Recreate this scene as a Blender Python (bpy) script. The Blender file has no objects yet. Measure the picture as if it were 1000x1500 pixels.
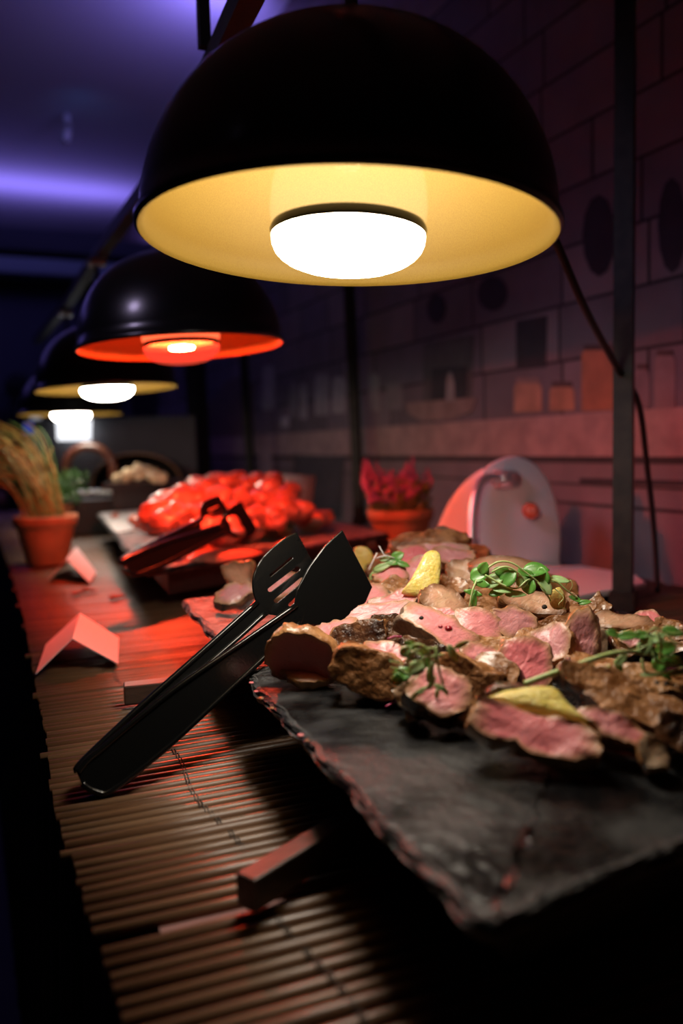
import bpy, bmesh, math, random
from mathutils import Vector, Matrix, noise
random.seed(7)
S = bpy.context.scene
COL = S.collection
R = math.radians

# ------------------------------------------------------------------ camera
TOP = 0.90                     # top of the reed mat on the buffet table
CAMH = 0.27                    # eye above the mat
FPX = 1200.0                   # focal length for a 1000 x 1500 frame
YAW, PITCH, ROLL = R(24.5), R(4.7), R(1.5)
CAM = Vector((0, 0, TOP + CAMH))
FW = Vector((math.sin(YAW)*math.cos(PITCH), math.cos(YAW)*math.cos(PITCH), -math.sin(PITCH)))
R0 = Vector((math.cos(YAW), -math.sin(YAW), 0))
U0 = R0.cross(FW)
RT = R0*math.cos(ROLL) - U0*math.sin(ROLL)
UP = U0*math.cos(ROLL) + R0*math.sin(ROLL)
cd = bpy.data.cameras.new('camera'); cam = bpy.data.objects.new('camera', cd); COL.objects.link(cam)
m = Matrix((RT, UP, -FW)).transposed().to_4x4(); m.translation = CAM; cam.matrix_world = m
cd.sensor_fit = 'VERTICAL'; cd.sensor_height = 36; cd.lens = FPX/1500*36; cd.clip_start = 0.02
cd.dof.use_dof = True; cd.dof.focus_distance = 0.76; cd.dof.aperture_fstop = 2.9
S.camera = cam
S.view_settings.view_transform = 'Standard'; S.view_settings.look = 'None'
S.view_settings.exposure = 0.0; S.view_settings.gamma = 1; S.view_settings.use_curve_mapping = False

# ------------------------------------------------------------------ world, room lights and an added fill
w = bpy.data.worlds.new('world'); S.world = w; w.use_nodes = True
w.node_tree.nodes['Background'].inputs[0].default_value = (0.10, 0.12, 0.3, 1)
w.node_tree.nodes['Background'].inputs[1].default_value = 0.01

def spot(name, loc, to, col, power, size, blend=0.8, rad=0.12):
    l = bpy.data.lights.new(name, 'SPOT'); l.color = col; l.energy = power
    l.spot_size = R(size); l.spot_blend = blend; l.shadow_soft_size = rad
    o = bpy.data.objects.new(name, l); COL.objects.link(o); o.location = loc
    o.rotation_euler = (Vector(to)-Vector(loc)).to_track_quat('-Z', 'Y').to_euler()
    return o
VIO = (0.30, 0.22, 1.0)
def strip(name, loc, sx, sy, col, power):
    l = bpy.data.lights.new(name, 'AREA'); l.shape = 'RECTANGLE'; l.size = sx; l.size_y = sy; l.color = col; l.energy = power
    o = bpy.data.objects.new(name, l); COL.objects.link(o); o.location = loc; o.rotation_euler = (math.pi, 0, 0); return o
strip('violet_cove_strip', (-.6, 5.80, 2.60), 3.6, .08, VIO, 14.0)
spot('violet_uplight_mid', (1.0, 3.05, 2.66), (0.85, 3.4, 2.9), VIO, 15, 150)
spot('added_violet_fill', (-1.6, 0.6, 2.7), (1.15, 1.35, 1.02), (0.74, 0.60, 1.0), 45, 25, 0.9, 0.2)  # added fill with no fixture, brightens the slicer and the printed wall

# ------------------------------------------------------------------ helpers
def ray(px, py):
    return FW + RT*((px-500)/FPX) + UP*((750-py)/FPX)
def P(px, py, h):               # the point of the plane h above the mat that the pixel looks at
    d = ray(px, py); t = (TOP+h-CAM.z)/d.z
    return CAM + d*t
def D(px, py, dep):             # the point at a depth along the view
    return CAM + ray(px, py)*dep
def depth(p): return (p-CAM).dot(FW)

def link(o, parent=None):
    COL.objects.link(o)
    if parent: o.parent = parent
    return o
def tag(o, label, cat, group=None):
    o['label'] = label; o['category'] = cat
    if group: o['group'] = group
    return o
def empty(name, loc, label=None, cat=None, group=None):
    o = bpy.data.objects.new(name, None); COL.objects.link(o); o.location = loc; o.empty_display_size = .02
    if label: tag(o, label, cat, group)
    return o
def mesh(name, verts, faces, mat, parent=None, smooth=True, attr=None, loc=None):
    """verts are world coordinates; the object's origin goes to its parent's or to loc"""
    me = bpy.data.meshes.new(name)
    org = Vector(loc) if loc is not None else (parent_loc(parent) if parent else centre(verts))
    me.from_pydata([Vector(v)-org for v in verts], [], faces)
    if attr:
        a = me.attributes.new('edge', 'FLOAT', 'POINT')
        a.data.foreach_set('value', attr)
    me.update()
    if smooth: me.polygons.foreach_set('use_smooth', [True]*len(me.polygons))
    me.materials.append(mat)
    o = bpy.data.objects.new(name, me); COL.objects.link(o)
    if parent:
        o.parent = parent
    else: o.location = org
    return o
def parent_loc(p):
    v = Vector(p.location)
    while p.parent: p = p.parent; v += p.location
    return v
def centre(vs):
    zs = min(v[2] for v in vs); n = len(vs)
    return Vector((sum(v[0] for v in vs)/n, sum(v[1] for v in vs)/n, zs))
class MB:
    def __init__(s): s.v = []; s.f = []
    def add(s, vs, fs):
        n = len(s.v); s.v += [Vector(v) for v in vs]; s.f += [tuple(i+n for i in f) for f in fs]; return s
    def box(s, lo, hi):
        (a, b, c), (d, e, f) = lo, hi
        return s.add([(a,b,c),(d,b,c),(d,e,c),(a,e,c),(a,b,f),(d,b,f),(d,e,f),(a,e,f)],
                     [(0,3,2,1),(4,5,6,7),(0,1,5,4),(1,2,6,5),(2,3,7,6),(3,0,4,7)])
    def prism(s, pts, down):     # polygon (world) extruded by vector
        n = len(pts); down = Vector(down); pts = [Vector(p) for p in pts]
        vs = pts+[p+down for p in pts]
        return s.add(vs, [tuple(range(n)), tuple(reversed(range(n, 2*n)))]+[(i, i+n, (i+1)%n+n, (i+1)%n) for i in range(n)])
    def lathe(s, prof, c, n=32, ax=(0,0,1), cap=False):
        ax = Vector(ax).normalized(); a = ax.orthogonal().normalized(); b = ax.cross(a); c = Vector(c)
        vs = []; fs = []
        for r, z in prof:
            for k in range(n):
                t = 2*math.pi*k/n; vs.append(c+ax*z+(a*math.cos(t)+b*math.sin(t))*r)
        for i in range(len(prof)-1):
            for k in range(n):
                fs.append((i*n+k, i*n+(k+1)%n, (i+1)*n+(k+1)%n, (i+1)*n+k))
        if cap:
            fs.append(tuple(reversed(range(n)))); q = (len(prof)-1)*n; fs.append(tuple(range(q, q+n)))
        return s.add(vs, fs)
    def tube(s, pts, r, n=8, rot=0, rads=None):
        pts = [Vector(p) for p in pts]; vs = []; fs = []; prev = None
        for i, p in enumerate(pts):
            t = (pts[min(i+1, len(pts)-1)]-pts[max(i-1, 0)]).normalized()
            if prev is None:
                a = t.cross(Vector((0, 0, 1)))
                if a.length < .05: a = t.cross(Vector((0, 1, 0)))
                a.normalize()
            else:
                a = (prev - t*prev.dot(t)).normalized()
            prev = a; b = t.cross(a); rr = rads[i] if rads else r
            for k in range(n):
                q = 2*math.pi*k/n+rot; vs.append(p+(a*math.cos(q)+b*math.sin(q))*rr)
        for i in range(len(pts)-1):
            for k in range(n):
                fs.append((i*n+k, i*n+(k+1)%n, (i+1)*n+(k+1)%n, (i+1)*n+k))
        fs.append(tuple(reversed(range(n)))); q = (len(pts)-1)*n; fs.append(tuple(range(q, q+n)))
        return s.add(vs, fs)
    def build(s, name, mat, parent=None, smooth=True, loc=None):
        return mesh(name, s.v, s.f, mat, parent, smooth, loc=loc)
def smooth_pts(pts, k=6):
    pts = [Vector(p) for p in pts]; out = []
    for i in range(len(pts)-1):
        a = pts[max(i-1, 0)]; b = pts[i]; c = pts[i+1]; d = pts[min(i+2, len(pts)-1)]
        for j in range(k):
            t = j/k
            out.append(.5*((2*b)+(c-a)*t+(2*a-5*b+4*c-d)*t*t+(3*b-a-3*c+d)*t**3))
    out.append(pts[-1]); return out
def bev(o, wd=.002, seg=2):
    b = o.modifiers.new('bevel', 'BEVEL'); b.width = wd; b.segments = seg; b.limit_method = 'ANGLE'; b.angle_limit = R(40)
    return o

# ------------------------------------------------------------------ materials
def mat(name, col, rough=.5, metal=0, col2=None, nscale=60, ndet=4, bump=0, bscale=None, bdist=.001,
        spec=.5, sub=0, coat=0, rough2=None, thr=(.35, .65), stretch=(1, 1, 1), trans=0, alpha=1, emit=None, es=0):
    M = bpy.data.materials.new(name); M.use_nodes = True; N = M.node_tree; b = N.nodes['Principled BSDF']
    b.inputs['Base Color'].default_value = (*col, 1); b.inputs['Roughness'].default_value = rough
    b.inputs['Metallic'].default_value = metal; b.inputs['Specular IOR Level'].default_value = spec
    b.inputs['Coat Weight'].default_value = coat; b.inputs['Coat Roughness'].default_value = .15
    b.inputs['Transmission Weight'].default_value = trans; b.inputs['Alpha'].default_value = alpha
    if sub:
        b.inputs['Subsurface Weight'].default_value = sub; b.inputs['Subsurface Radius'].default_value = (.006, .002, .001)
        b.inputs['Subsurface Scale'].default_value = 1
    if emit: b.inputs['Emission Color'].default_value = (*emit, 1); b.inputs['Emission Strength'].default_value = es
    tc = N.nodes.new('ShaderNodeTexCoord'); mp = N.nodes.new('ShaderNodeMapping'); mp.inputs[3].default_value = stretch
    N.links.new(tc.outputs['Object'], mp.inputs[0])
    oi = N.nodes.new('ShaderNodeObjectInfo'); mul = N.nodes.new('ShaderNodeMath'); mul.operation = 'MULTIPLY'; mul.inputs[1].default_value = 37
    N.links.new(oi.outputs['Random'], mul.inputs[0])
    N.links.new(mul.outputs[0], mp.inputs['Location'])
    n = N.nodes.new('ShaderNodeTexNoise'); n.inputs['Scale'].default_value = nscale; n.inputs['Detail'].default_value = ndet
    N.links.new(mp.outputs[0], n.inputs['Vector'])
    mr = N.nodes.new('ShaderNodeMapRange'); mr.inputs[1].default_value = thr[0]; mr.inputs[2].default_value = thr[1]
    N.links.new(n.outputs[0], mr.inputs[0])
    M['f'] = 1
    if col2:
        mx = N.nodes.new('ShaderNodeMix'); mx.data_type = 'RGBA'; mx.name = 'colmix'
        mx.inputs[6].default_value = (*col, 1); mx.inputs[7].default_value = (*col2, 1)
        N.links.new(mr.outputs[0], mx.inputs[0]); N.links.new(mx.outputs[2], b.inputs['Base Color'])
    if rough2 is not None:
        m2 = N.nodes.new('ShaderNodeMapRange'); m2.inputs[3].default_value = rough; m2.inputs[4].default_value = rough2
        m2.inputs[1].default_value = thr[0]; m2.inputs[2].default_value = thr[1]
        N.links.new(n.outputs[0], m2.inputs[0]); N.links.new(m2.outputs[0], b.inputs['Roughness'])
    if bump:
        n2 = N.nodes.new('ShaderNodeTexNoise'); n2.inputs['Scale'].default_value = bscale or nscale*2; n2.inputs['Detail'].default_value = 6
        N.links.new(mp.outputs[0], n2.inputs['Vector'])
        bp = N.nodes.new('ShaderNodeBump'); bp.inputs['Strength'].default_value = bump; bp.inputs['Distance'].default_value = bdist
        N.links.new(n2.outputs[0], bp.inputs['Height']); N.links.new(bp.outputs[0], b.inputs['Normal'])
    return M
def flesh(name, col, edgecol, lo=.55, hi=.97):
    """cut face: pink core running into a cooked grey-brown band by the distance from the rim"""
    M = mat(name, col, .40, col2=(min(1, col[0]*1.04), min(1, col[1]*1.2), min(1, col[2]*1.2)), nscale=55, ndet=8, bump=.6, bscale=190, bdist=.0014, sub=.12, rough2=.3, coat=.12, stretch=(1, 2.6, 1), thr=(.42, .7))
    N = M.node_tree; mx = N.nodes['colmix']; b = N.nodes['Principled BSDF']
    at = N.nodes.new('ShaderNodeAttribute'); at.attribute_name = 'edge'
    n = N.nodes.new('ShaderNodeTexNoise'); n.inputs['Scale'].default_value = 120
    ad = N.nodes.new('ShaderNodeMath'); ad.operation = 'MULTIPLY_ADD'; ad.inputs[1].default_value = .35
    N.links.new(n.outputs[0], ad.inputs[0]); N.links.new(at.outputs['Fac'], ad.inputs[2])
    mr = N.nodes.new('ShaderNodeMapRange'); mr.inputs[1].default_value = lo+.17; mr.inputs[2].default_value = hi+.17
    N.links.new(ad.outputs[0], mr.inputs[0])
    m2 = N.nodes.new('ShaderNodeMix'); m2.data_type = 'RGBA'; m2.inputs[7].default_value = (*edgecol, 1)
    N.links.new(mr.outputs[0], m2.inputs[0]); N.links.new(mx.outputs[2], m2.inputs[6])
    tc = [q for q in N.nodes if q.bl_idname == 'ShaderNodeMapping'][0]          # cracked pepper specks
    n3 = N.nodes.new('ShaderNodeTexNoise'); n3.inputs['Scale'].default_value = 520; n3.inputs['Detail'].default_value = 2
    N.links.new(tc.outputs[0], n3.inputs['Vector'])
    m3 = N.nodes.new('ShaderNodeMapRange'); m3.inputs[1].default_value = .69; m3.inputs[2].default_value = .74; N.links.new(n3.outputs[0], m3.inputs[0])
    m4 = N.nodes.new('ShaderNodeMix'); m4.data_type = 'RGBA'; m4.inputs[7].default_value = (.10, .05, .03, 1)
    N.links.new(m3.outputs[0], m4.inputs[0]); N.links.new(m2.outputs[2], m4.inputs[6]); N.links.new(m4.outputs[2], b.inputs['Base Color'])
    return M
M = {}
M['black'] = mat('black_enamel', (.006, .006, .007), .28, coat=.3)
M['gold'] = mat('gold_lining', (.27, .165, .018), .6, metal=.1, col2=(.23, .135, .012), nscale=900, bump=.1)
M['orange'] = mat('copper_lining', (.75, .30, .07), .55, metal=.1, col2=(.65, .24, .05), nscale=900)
M['post'] = mat('black_steel', (.018, .016, .014), .5, col2=(.035, .03, .024), nscale=40, bump=.3, metal=.4)
M['cord'] = mat('black_rubber_cable', (.012, .011, .011), .5)
M['plastic'] = mat('black_moulded_plastic', (.0035, .0035, .0035), .2, bump=.12, bscale=300, spec=.45, coat=.05)
M['reed'] = mat('brown_reed', (.175, .088, .042), .5, col2=(.09, .043, .022), nscale=26, stretch=(.25, 6, 6), bump=.2, bscale=60, bdist=.0006, rough2=.34, thr=(.3, .75))
M['reed2'] = mat('pale_reed', (.21, .115, .06), .5, col2=(.125, .066, .034), nscale=22, stretch=(.25, 6, 6), bump=.2, bscale=60, bdist=.0006, rough2=.34, thr=(.3, .75))
M['thread'] = mat('mat_thread', (.10, .085, .075), .8)
M['slate'] = mat('wet_dark_slate', (.004, .004, .0045), .20, col2=(.034, .034, .035), nscale=11, ndet=10, bump=.8, bscale=90, bdist=.0022, rough2=.5, thr=(.45, .62), spec=.32)  # grey patches in the mottling paint in the sheen of the wet face
M['slate_edge'] = mat('chipped_slate_edge', (.008, .008, .009), .5, col2=(.045, .044, .045), nscale=70, ndet=8, bump=1, bscale=160, bdist=.003, thr=(.4, .6))
M['slate_dry'] = mat('dusty_slate', (.10, .095, .095), .55, col2=(.30, .29, .29), nscale=60, ndet=8, bump=.9, bscale=120, bdist=.003, thr=(.4, .62))
M['riser'] = mat('black_stained_wood', (.010, .008, .007), .5, col2=(.02, .014, .012), nscale=20, stretch=(1, 8, 8), bump=.3)
M['wood'] = mat('dark_stained_wood', (.035, .022, .016), .45, col2=(.065, .04, .03), nscale=20, stretch=(1, 8, 8), bump=.3)
M['paper'] = mat('pale_pink_card', (.82, .66, .68), .7, bump=.05, bscale=400)
M['terra'] = mat('terracotta', (.56, .22, .10), .8, col2=(.44, .17, .08), nscale=30, bump=.3)
M['soil'] = mat('potting_soil', (.04, .025, .015), .9, bump=1, bscale=200)
M['leaf'] = mat('fresh_green_leaf', (.07, .25, .035), .38, col2=(.13, .36, .06), nscale=80, bump=.3, bscale=250, sub=.1, coat=.1)
M['leaf2'] = mat('pale_green_leaf', (.26, .46, .16), .4, col2=(.36, .55, .25), nscale=80, bump=.3, bscale=250, sub=.1)
M['stem'] = mat('pale_green_stem', (.36, .52, .16), .4, col2=(.48, .6, .28), nscale=60, sub=.1)
M['purple'] = mat('purple_micro_stem', (.35, .03, .10), .35)
M['citrus'] = mat('orange_segment_flesh', (.84, .66, .13), .22, col2=(.9, .76, .26), nscale=120, bump=.8, bscale=330, bdist=.002, sub=.2, coat=.4)
EB, ET = (.22, .10, .045), (.46, .25, .13)
M['pink'] = flesh('pink_roast_flesh', (.80, .27, .28), ET, .60, .98)
M['rose'] = flesh('deep_rose_flesh', (.80, .20, .22), ET, .68, 1.0)
M['tan'] = flesh('cooked_tan_flesh', (.60, .32, .20), EB, .5, .95)
M['mauve'] = flesh('mauve_flesh', (.66, .27, .28), ET, .6, .98)
M['shade_pink'] = flesh('shaded_pink_flesh', (.55, .15, .14), ET, .8, 1.02)  # pink flesh darkened, shade of a down-turned face put into the colour
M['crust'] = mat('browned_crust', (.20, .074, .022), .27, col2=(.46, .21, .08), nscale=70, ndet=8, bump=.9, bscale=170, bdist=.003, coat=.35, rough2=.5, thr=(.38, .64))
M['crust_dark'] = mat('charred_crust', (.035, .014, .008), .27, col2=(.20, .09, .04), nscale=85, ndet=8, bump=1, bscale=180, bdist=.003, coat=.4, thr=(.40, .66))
M['crust_tan'] = mat('golden_crust', (.46, .22, .085), .34, col2=(.26, .105, .035), nscale=80, ndet=8, bump=.8, bscale=190, bdist=.0025, coat=.35, thr=(.45, .7))
M['crust_grey'] = mat('peppered_crust', (.20, .13, .085), .5, col2=(.33, .22, .15), nscale=160, ndet=8, bump=.9, bscale=300, bdist=.002)
M['fat'] = mat('pale_fat', (.62, .46, .33), .3, col2=(.42, .24, .13), nscale=60, sub=.2, coat=.3, bump=.4)
M['red_meat'] = mat('glazed_red_chicken', (.58, .22, .15), .35, col2=(.33, .10, .06), nscale=30, bump=.6, bscale=60, bdist=.003, coat=.4)
M['veg'] = mat('pale_green_fruit_skin', (.16, .17, .08), .5, col2=(.08, .09, .04), nscale=60)
M['enamel'] = mat('white_enamel', (.92, .94, .95), .4, coat=.2, col2=(.86, .89, .90), nscale=8, bump=.05)
M['chrome'] = mat('brushed_chrome', (.72, .72, .74), .34, metal=.75)
M['badge'] = mat('orange_badge', (.70, .13, .045), .4)
M['badge2'] = mat('pale_badge_print', (.78, .62, .50), .4)
M['ceramic'] = mat('white_ceramic', (.75, .74, .72), .25)
M['bread'] = mat('golden_baked_pieces', (.70, .43, .20), .6, col2=(.85, .70, .48), nscale=35, bump=.6, bscale=80, bdist=.003)
M['straw'] = mat('dry_straw_grass', (.48, .30, .07), .6, col2=(.30, .26, .06), nscale=30)
M['herb'] = mat('herb_green', (.06, .20, .05), .5, col2=(.12, .30, .08), nscale=40)
M['heath'] = mat('heather_pink', (.50, .13, .26), .7, col2=(.40, .10, .28), nscale=60)
M['heath2'] = mat('heather_yellow_green', (.36, .26, .06), .7, col2=(.12, .16, .05), nscale=40)
M['cloth'] = mat('navy_table_cloth', (.012, .014, .035), .9, bump=.4, bscale=80)
M['top'] = mat('table_board', (.30, .14, .13), .6, col2=(.25, .11, .10), nscale=20)
M['dark'] = mat('near_black_cloth', (.006, .007, .012), .9)
M['skin'] = mat('skin', (.35, .2, .15), .6)
M['glass'] = mat('clear_lamp_glass', (.98, .92, .8), .03, trans=1, spec=.5, emit=(1, .78, .42), es=.35)
M['refl'] = mat('bulb_reflector', (.05, .055, .065), .2, metal=.9)
def emat(name, col, s):
    m_ = bpy.data.materials.new(name); m_.use_nodes = True; N = m_.node_tree; N.nodes.clear()
    e = N.nodes.new('ShaderNodeEmission'); o = N.nodes.new('ShaderNodeOutputMaterial')
    e.inputs[0].default_value = (*col, 1); e.inputs[1].default_value = s; N.links.new(e.outputs[0], o.inputs[0]); return m_

# ------------------------------------------------------------------ the room
WX = 1.25; CEIL = 2.90; FAR = 6.9
def struct(name, mb, mt, parent=None, smooth=False):
    o = mb.build(name, mt, parent, smooth)
    if not parent: o['kind'] = 'structure'
    return o
M['ceil'] = mat('matt_ceiling', (.50, .50, .55), .8, bump=.1, bscale=10)
M['floor'] = mat('dark_floor', (.03, .03, .035), .5, col2=(.02, .02, .025), nscale=4)
M['wfar'] = mat('dark_far_wall', (.05, .06, .08), .8)
M['band'] = mat('grey_green_bulkhead', (.22, .30, .32), .8)
M['mural'] = mat('printed_wall_covering', (.26, .20, .215), .6, col2=(.20, .155, .17), nscale=7, ndet=6, bump=.05)
struct('floor', MB().box((-5, -2, -.05), (3, FAR, 0)), M['floor'])
struct('ceiling', MB().box((-5, -2, CEIL), (3, FAR, CEIL+.05)), M['ceil'])
wall = struct('wall_right', MB().box((WX, -2, 0), (WX+.08, FAR, CEIL)), M['mural'])
struct('wall_far', MB().box((-5, FAR, 0), (WX, FAR+.08, CEIL)), M['wfar'])
struct('wall_left', MB().box((-5.08, -2, 0), (-5, FAR, CEIL)), M['wfar'])
struct('wall_back', MB().box((-5, -2.08, 0), (3, -2, CEIL)), M['wfar'])
struct('trim_1', MB().box((-5, FAR-.30, 2.50), (WX, FAR, 2.70)), M['band'])
struct('trim_2', MB().box((-5, 5.72, 2.47), (WX, 5.95, 2.57)), M['wfar'])

# the wall covering is a print of a kitchen shelf: flat, thin printed shapes on the wall
def W(px, py):
    d = ray(px, py); t = (WX-CAM.x)/d.x; return CAM+d*t
def pr(name, pts, col, lift=.001, col2=None, rough=.65):
    mt = M.get('p%s' % (col,)) or mat('print', col, rough, col2=col2 or tuple(c*.72 for c in col), nscale=18, ndet=6)
    M['p%s' % (col,)] = mt
    q = [W(*p)-Vector((lift, 0, 0)) for p in pts]
    mb = MB().prism(q, (.0007+lift*.5, 0, 0)); return mb.build(name, mt, wall, False)
def rect(Y0, Y1, Z0, Z1, name, col, lift=.001, **k):
    mt = M.get('p%s' % (col,)) or mat('print', col, .65, col2=tuple(c*.72 for c in col), nscale=18, ndet=6)
    M['p%s' % (col,)] = mt
    return MB().box((WX-lift, Y0, CAM.z+Z0), (WX-lift*.3, Y1, CAM.z+Z1)).build(name, mt, wall, False)
# shelf board and the line below it
rect(-.5, FAR-.1, -.040, .055, 'printed_shelf', (.50, .36, .34), .0015)
rect(-.5, FAR-.1, -.055, -.040, 'printed_shadow_line', (.05, .035, .04), .0018)
rect(-.5, FAR-.1, -.105, -.100, 'printed_shadow_line', (.05, .035, .04), .0018)
rect(-.5, 1.9, -.150, -.143, 'printed_shadow_line', (.05, .035, .04), .0018)
# painted tile courses above the shelf, each tile proud of the dark joint
TC = [(.24, .20, .23), (.20, .165, .20), (.27, .22, .24), (.18, .15, .175)]
z = .055
tmesh = {}
for row in range(9):
    h = .125; y = -.3 + (row % 2)*.17 - .05*row
    while y < 5.6:
        L = random.choice((.26, .31, .36)); c = random.choice(TC)
        key = (L, c)
        if key not in tmesh:
            mt = mat('tile_print', c, .6, col2=tuple(q*.8 for q in c), nscale=9)
            o = MB().box((-.0012, 0, 0), (0, L-.008, h-.007)).build('tile', mt, None, False, loc=(0, 0, 0)); tmesh[key] = o.data
            bpy.data.objects.remove(o)
        o = bpy.data.objects.new('tile', tmesh[key]); COL.objects.link(o); o.parent = wall
        o.location = Vector((WX, y, CAM.z+z)) - wall.location
        y += L
    z += h
rect(-.5, FAR-.1, .055, .0551+9*.125, 'printed_joint', (.03, .022, .03), .0004)
# jars, pots, frames and pans of the print
def jar(x0, x1, y0, y1, col, lid=(.10, .06, .06), sl=-.03):
    pr('printed_jar', [(x0, y1), (x1, y1+sl*(x1-x0)), (x1, y0+8), (x1-4, y0), (x0+4, y0), (x0, y0+8)], col, .003)
    pr('printed_lid', [(x0+3, y0+1), (x1-3, y0+1), (x1-4, y0-7), (x0+4, y0-7)], lid, .0032)
jar(754, 794, 560, 604, (.55, .33, .22), (.30, .22, .2)); jar(806, 842, 566, 602, (.55, .30, .18)); jar(853, 900, 512, 602, (.50, .22, .12))
jar(960, 990, 520, 598, (.34, .25, .26)); jar(930, 952, 540, 598, (.27, .2, .22))
pr('printed_frame', [(757, 542), (800, 538), (802, 462), (757, 470)], (.045, .035, .045), .003)
pr('printed_oven', [(620, 612), (690, 606), (695, 490), (622, 503)], (.13, .12, .125), .003)
pr('printed_oven_mouth', [(632, 592), (684, 588), (686, 536), (634, 540)], (.045, .042, .05), .0045)
pr('printed_bottle', [(655, 588), (668, 587), (667, 560), (663, 545), (659, 545), (656, 560)], (.42, .40, .42), .0055)
pr('printed_bowl', [(596, 590), (700, 582), (692, 602), (660, 614), (620, 616), (600, 606)], (.36, .27, .25), .005)
for x0, x1, y0, y1, c in [(385, 402, 535, 600, .50), (412, 424, 610, 626, .55), (424, 436, 560, 612, .3), (440, 450, 560, 614, .42), (462, 482, 548, 608, .45), (488, 506, 552, 605, .5), (540, 556, 548, 602, .34), (565, 590, 560, 600, .26)]:
    pr('printed_bottle', [(x0, y1), (x1, y1), (x1, y0+8), (x1-3, y0), (x0+3, y0), (x0, y0+8)], (c, c*.95, c), .003)
for x, y, rx, ry in [(878, 345, 24, 60), (722, 430, 22, 26), (985, 330, 20, 70), (640, 452, 14, 22)]:
    pr('printed_pan', [(x+rx*math.cos(t*.524), y+ry*math.sin(t*.524)) for t in range(12)], (.035, .025, .04), .003)
pr('printed_arch', [(300, 640), (372, 640), (372, 560), (350, 552), (330, 560), (300, 600)], (.20, .13, .11), .003)
pr('printed_cup', [(385, 735), (396, 735), (398, 672), (392, 655), (384, 655), (380, 672)], (.55, .42, .42), .003)
pr('printed_drawer', [(430, 760), (500, 760), (505, 668), (432, 666)], (.10, .09, .10), .003)
pr('printed_panel', [(850, 700), (1010, 704), (1010, 712), (850, 708)], (.05, .035, .045), .003)

# ------------------------------------------------------------------ buffet table, cloth, reed mat
tb = empty('buffet_table', (.7, 1.9, 0), 'long buffet table running along the printed wall under the heat lamps', 'table')
MB().box((.088, -.45, TOP-.034), (1.2, 4.3, TOP-.012)).build('tabletop', M['top'], tb, False)
for x in (.13, 1.15):
    for y in (-.4, 1.9, 4.2):
        MB().box((x-.025, y-.025, 0), (x+.025, y+.025, TOP-.034)).build('leg', M['wood'], tb, False)
# pleated skirt down the left side
vs = []; fs = []; n = 420
for i in range(n+1):
    y = -.45+4.75*i/n
    for j, zz in enumerate((TOP-.013, TOP-.06, .5, .03)):
        a = .004+.012*j; vs.append((.084-.004*j-a*(.5+.5*math.sin(y*62+.8*math.sin(y*9))), y, zz))
for i in range(n):
    for j in range(3):
        q = i*4+j; fs.append((q, q+1, q+5, q+4))
sk = mesh('table_skirt', vs, fs, M['cloth']); tag(sk, 'dark navy pleated skirt hanging down the left side of the buffet table', 'tablecloth')

mt_ = empty('reed_mat', (.6, 1.8, TOP-.012), 'brown reed stick mat laid over the whole buffet table', 'mat')
MATR = R(3.0)                  # the sticks lie a little askew to the table
ds = Vector((math.cos(MATR), math.sin(MATR)*-1, 0))
stick_me = []
for k in range(8):
    rr = .0047+.0004*(k % 3); vs = []; fs = []; SEG = 9; L = 1.12
    xs = [L*i/12 for i in range(13)]
    for i, x in enumerate(xs):
        wob = .0006*math.sin(i*1.3+k); node = .0005 if i % 4 == k % 4 else 0
        for s in range(SEG):
            t = math.pi*s/(SEG-1)
            vs.append((x, math.cos(t)*(rr+node)+wob, math.sin(t)*(rr+node)*1.15))
    for i in range(12):
        for s in range(SEG-1):
            q = i*SEG+s; fs.append((q, q+SEG, q+SEG+1, q+1))
        fs.append((i*SEG, i*SEG+SEG-1, (i+1)*SEG+SEG-1, (i+1)*SEG))
    fs.append(tuple(range(SEG))); fs.append(tuple(reversed(range(12*SEG, 13*SEG))))
    me = bpy.data.meshes.new('stick'); me.from_pydata(vs, [], fs); me.polygons.foreach_set('use_smooth', [len(f) == 4 for f in fs])
    me.materials.append(M['reed'] if k % 3 else M['reed2']); stick_me.append(me)
PITCHM = .0119; gapY = None
gp = P(230, 1345, 0)
ys = []
y = .12
while y < 3.60: ys.append(y); y += PITCHM*(1+random.uniform(-.05, .05))
LX = .062
def edge_x(y):
    K = [(0, .066), (.38, .055), (.49, .051), (.56, .050), (.675, .047), (.83, .056), (1.06, .062), (1.46, .074), (2.1, .083), (9, .09)]
    for (a, u), (b, v) in zip(K, K[1:]):
        if a <= y <= b: return u+(v-u)*(y-a)/(b-a)
base_y = lambda y0, x: y0 - (x-LX)*math.tan(MATR)
skip_i = min(range(len(ys)), key=lambda i: abs(base_y(ys[i], gp.x)-gp.y))
for i, y in enumerate(ys):
    if i in (skip_i,): continue
    o = bpy.data.objects.new('stick', stick_me[random.randrange(8)]); COL.objects.link(o); o.parent = mt_
    x0 = edge_x(y)+random.uniform(-.0012, .0012)
    if i % 17 == 5: x0 -= .006
    o.location = Vector((x0, y+random.uniform(-.0007, .0007), TOP-.012+random.uniform(0, .0012))) - mt_.location
    o.rotation_euler = (random.uniform(-.1, .1), 0, -MATR+random.uniform(-.0025, .0025))
# binding threads
for tx in (.155, .42, .68, .95):
    mb = MB()
    for i, y in enumerate(ys[:-1]):
        if i in (skip_i, skip_i-1): continue
        yy = base_y(y, tx); xx = tx+.004*math.sin(i*.4)
        for dx in (-.0012, .0012):
            mb.tube([(xx+dx, yy+.0062*math.cos(a), TOP-.012+.0072*math.sin(a)) for a in (R(170), R(130), R(90), R(50), R(10))], .00045, 4)
    th = mb.build('binding_thread', M['thread'], mt_); th['kind'] = 'stuff'
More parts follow.
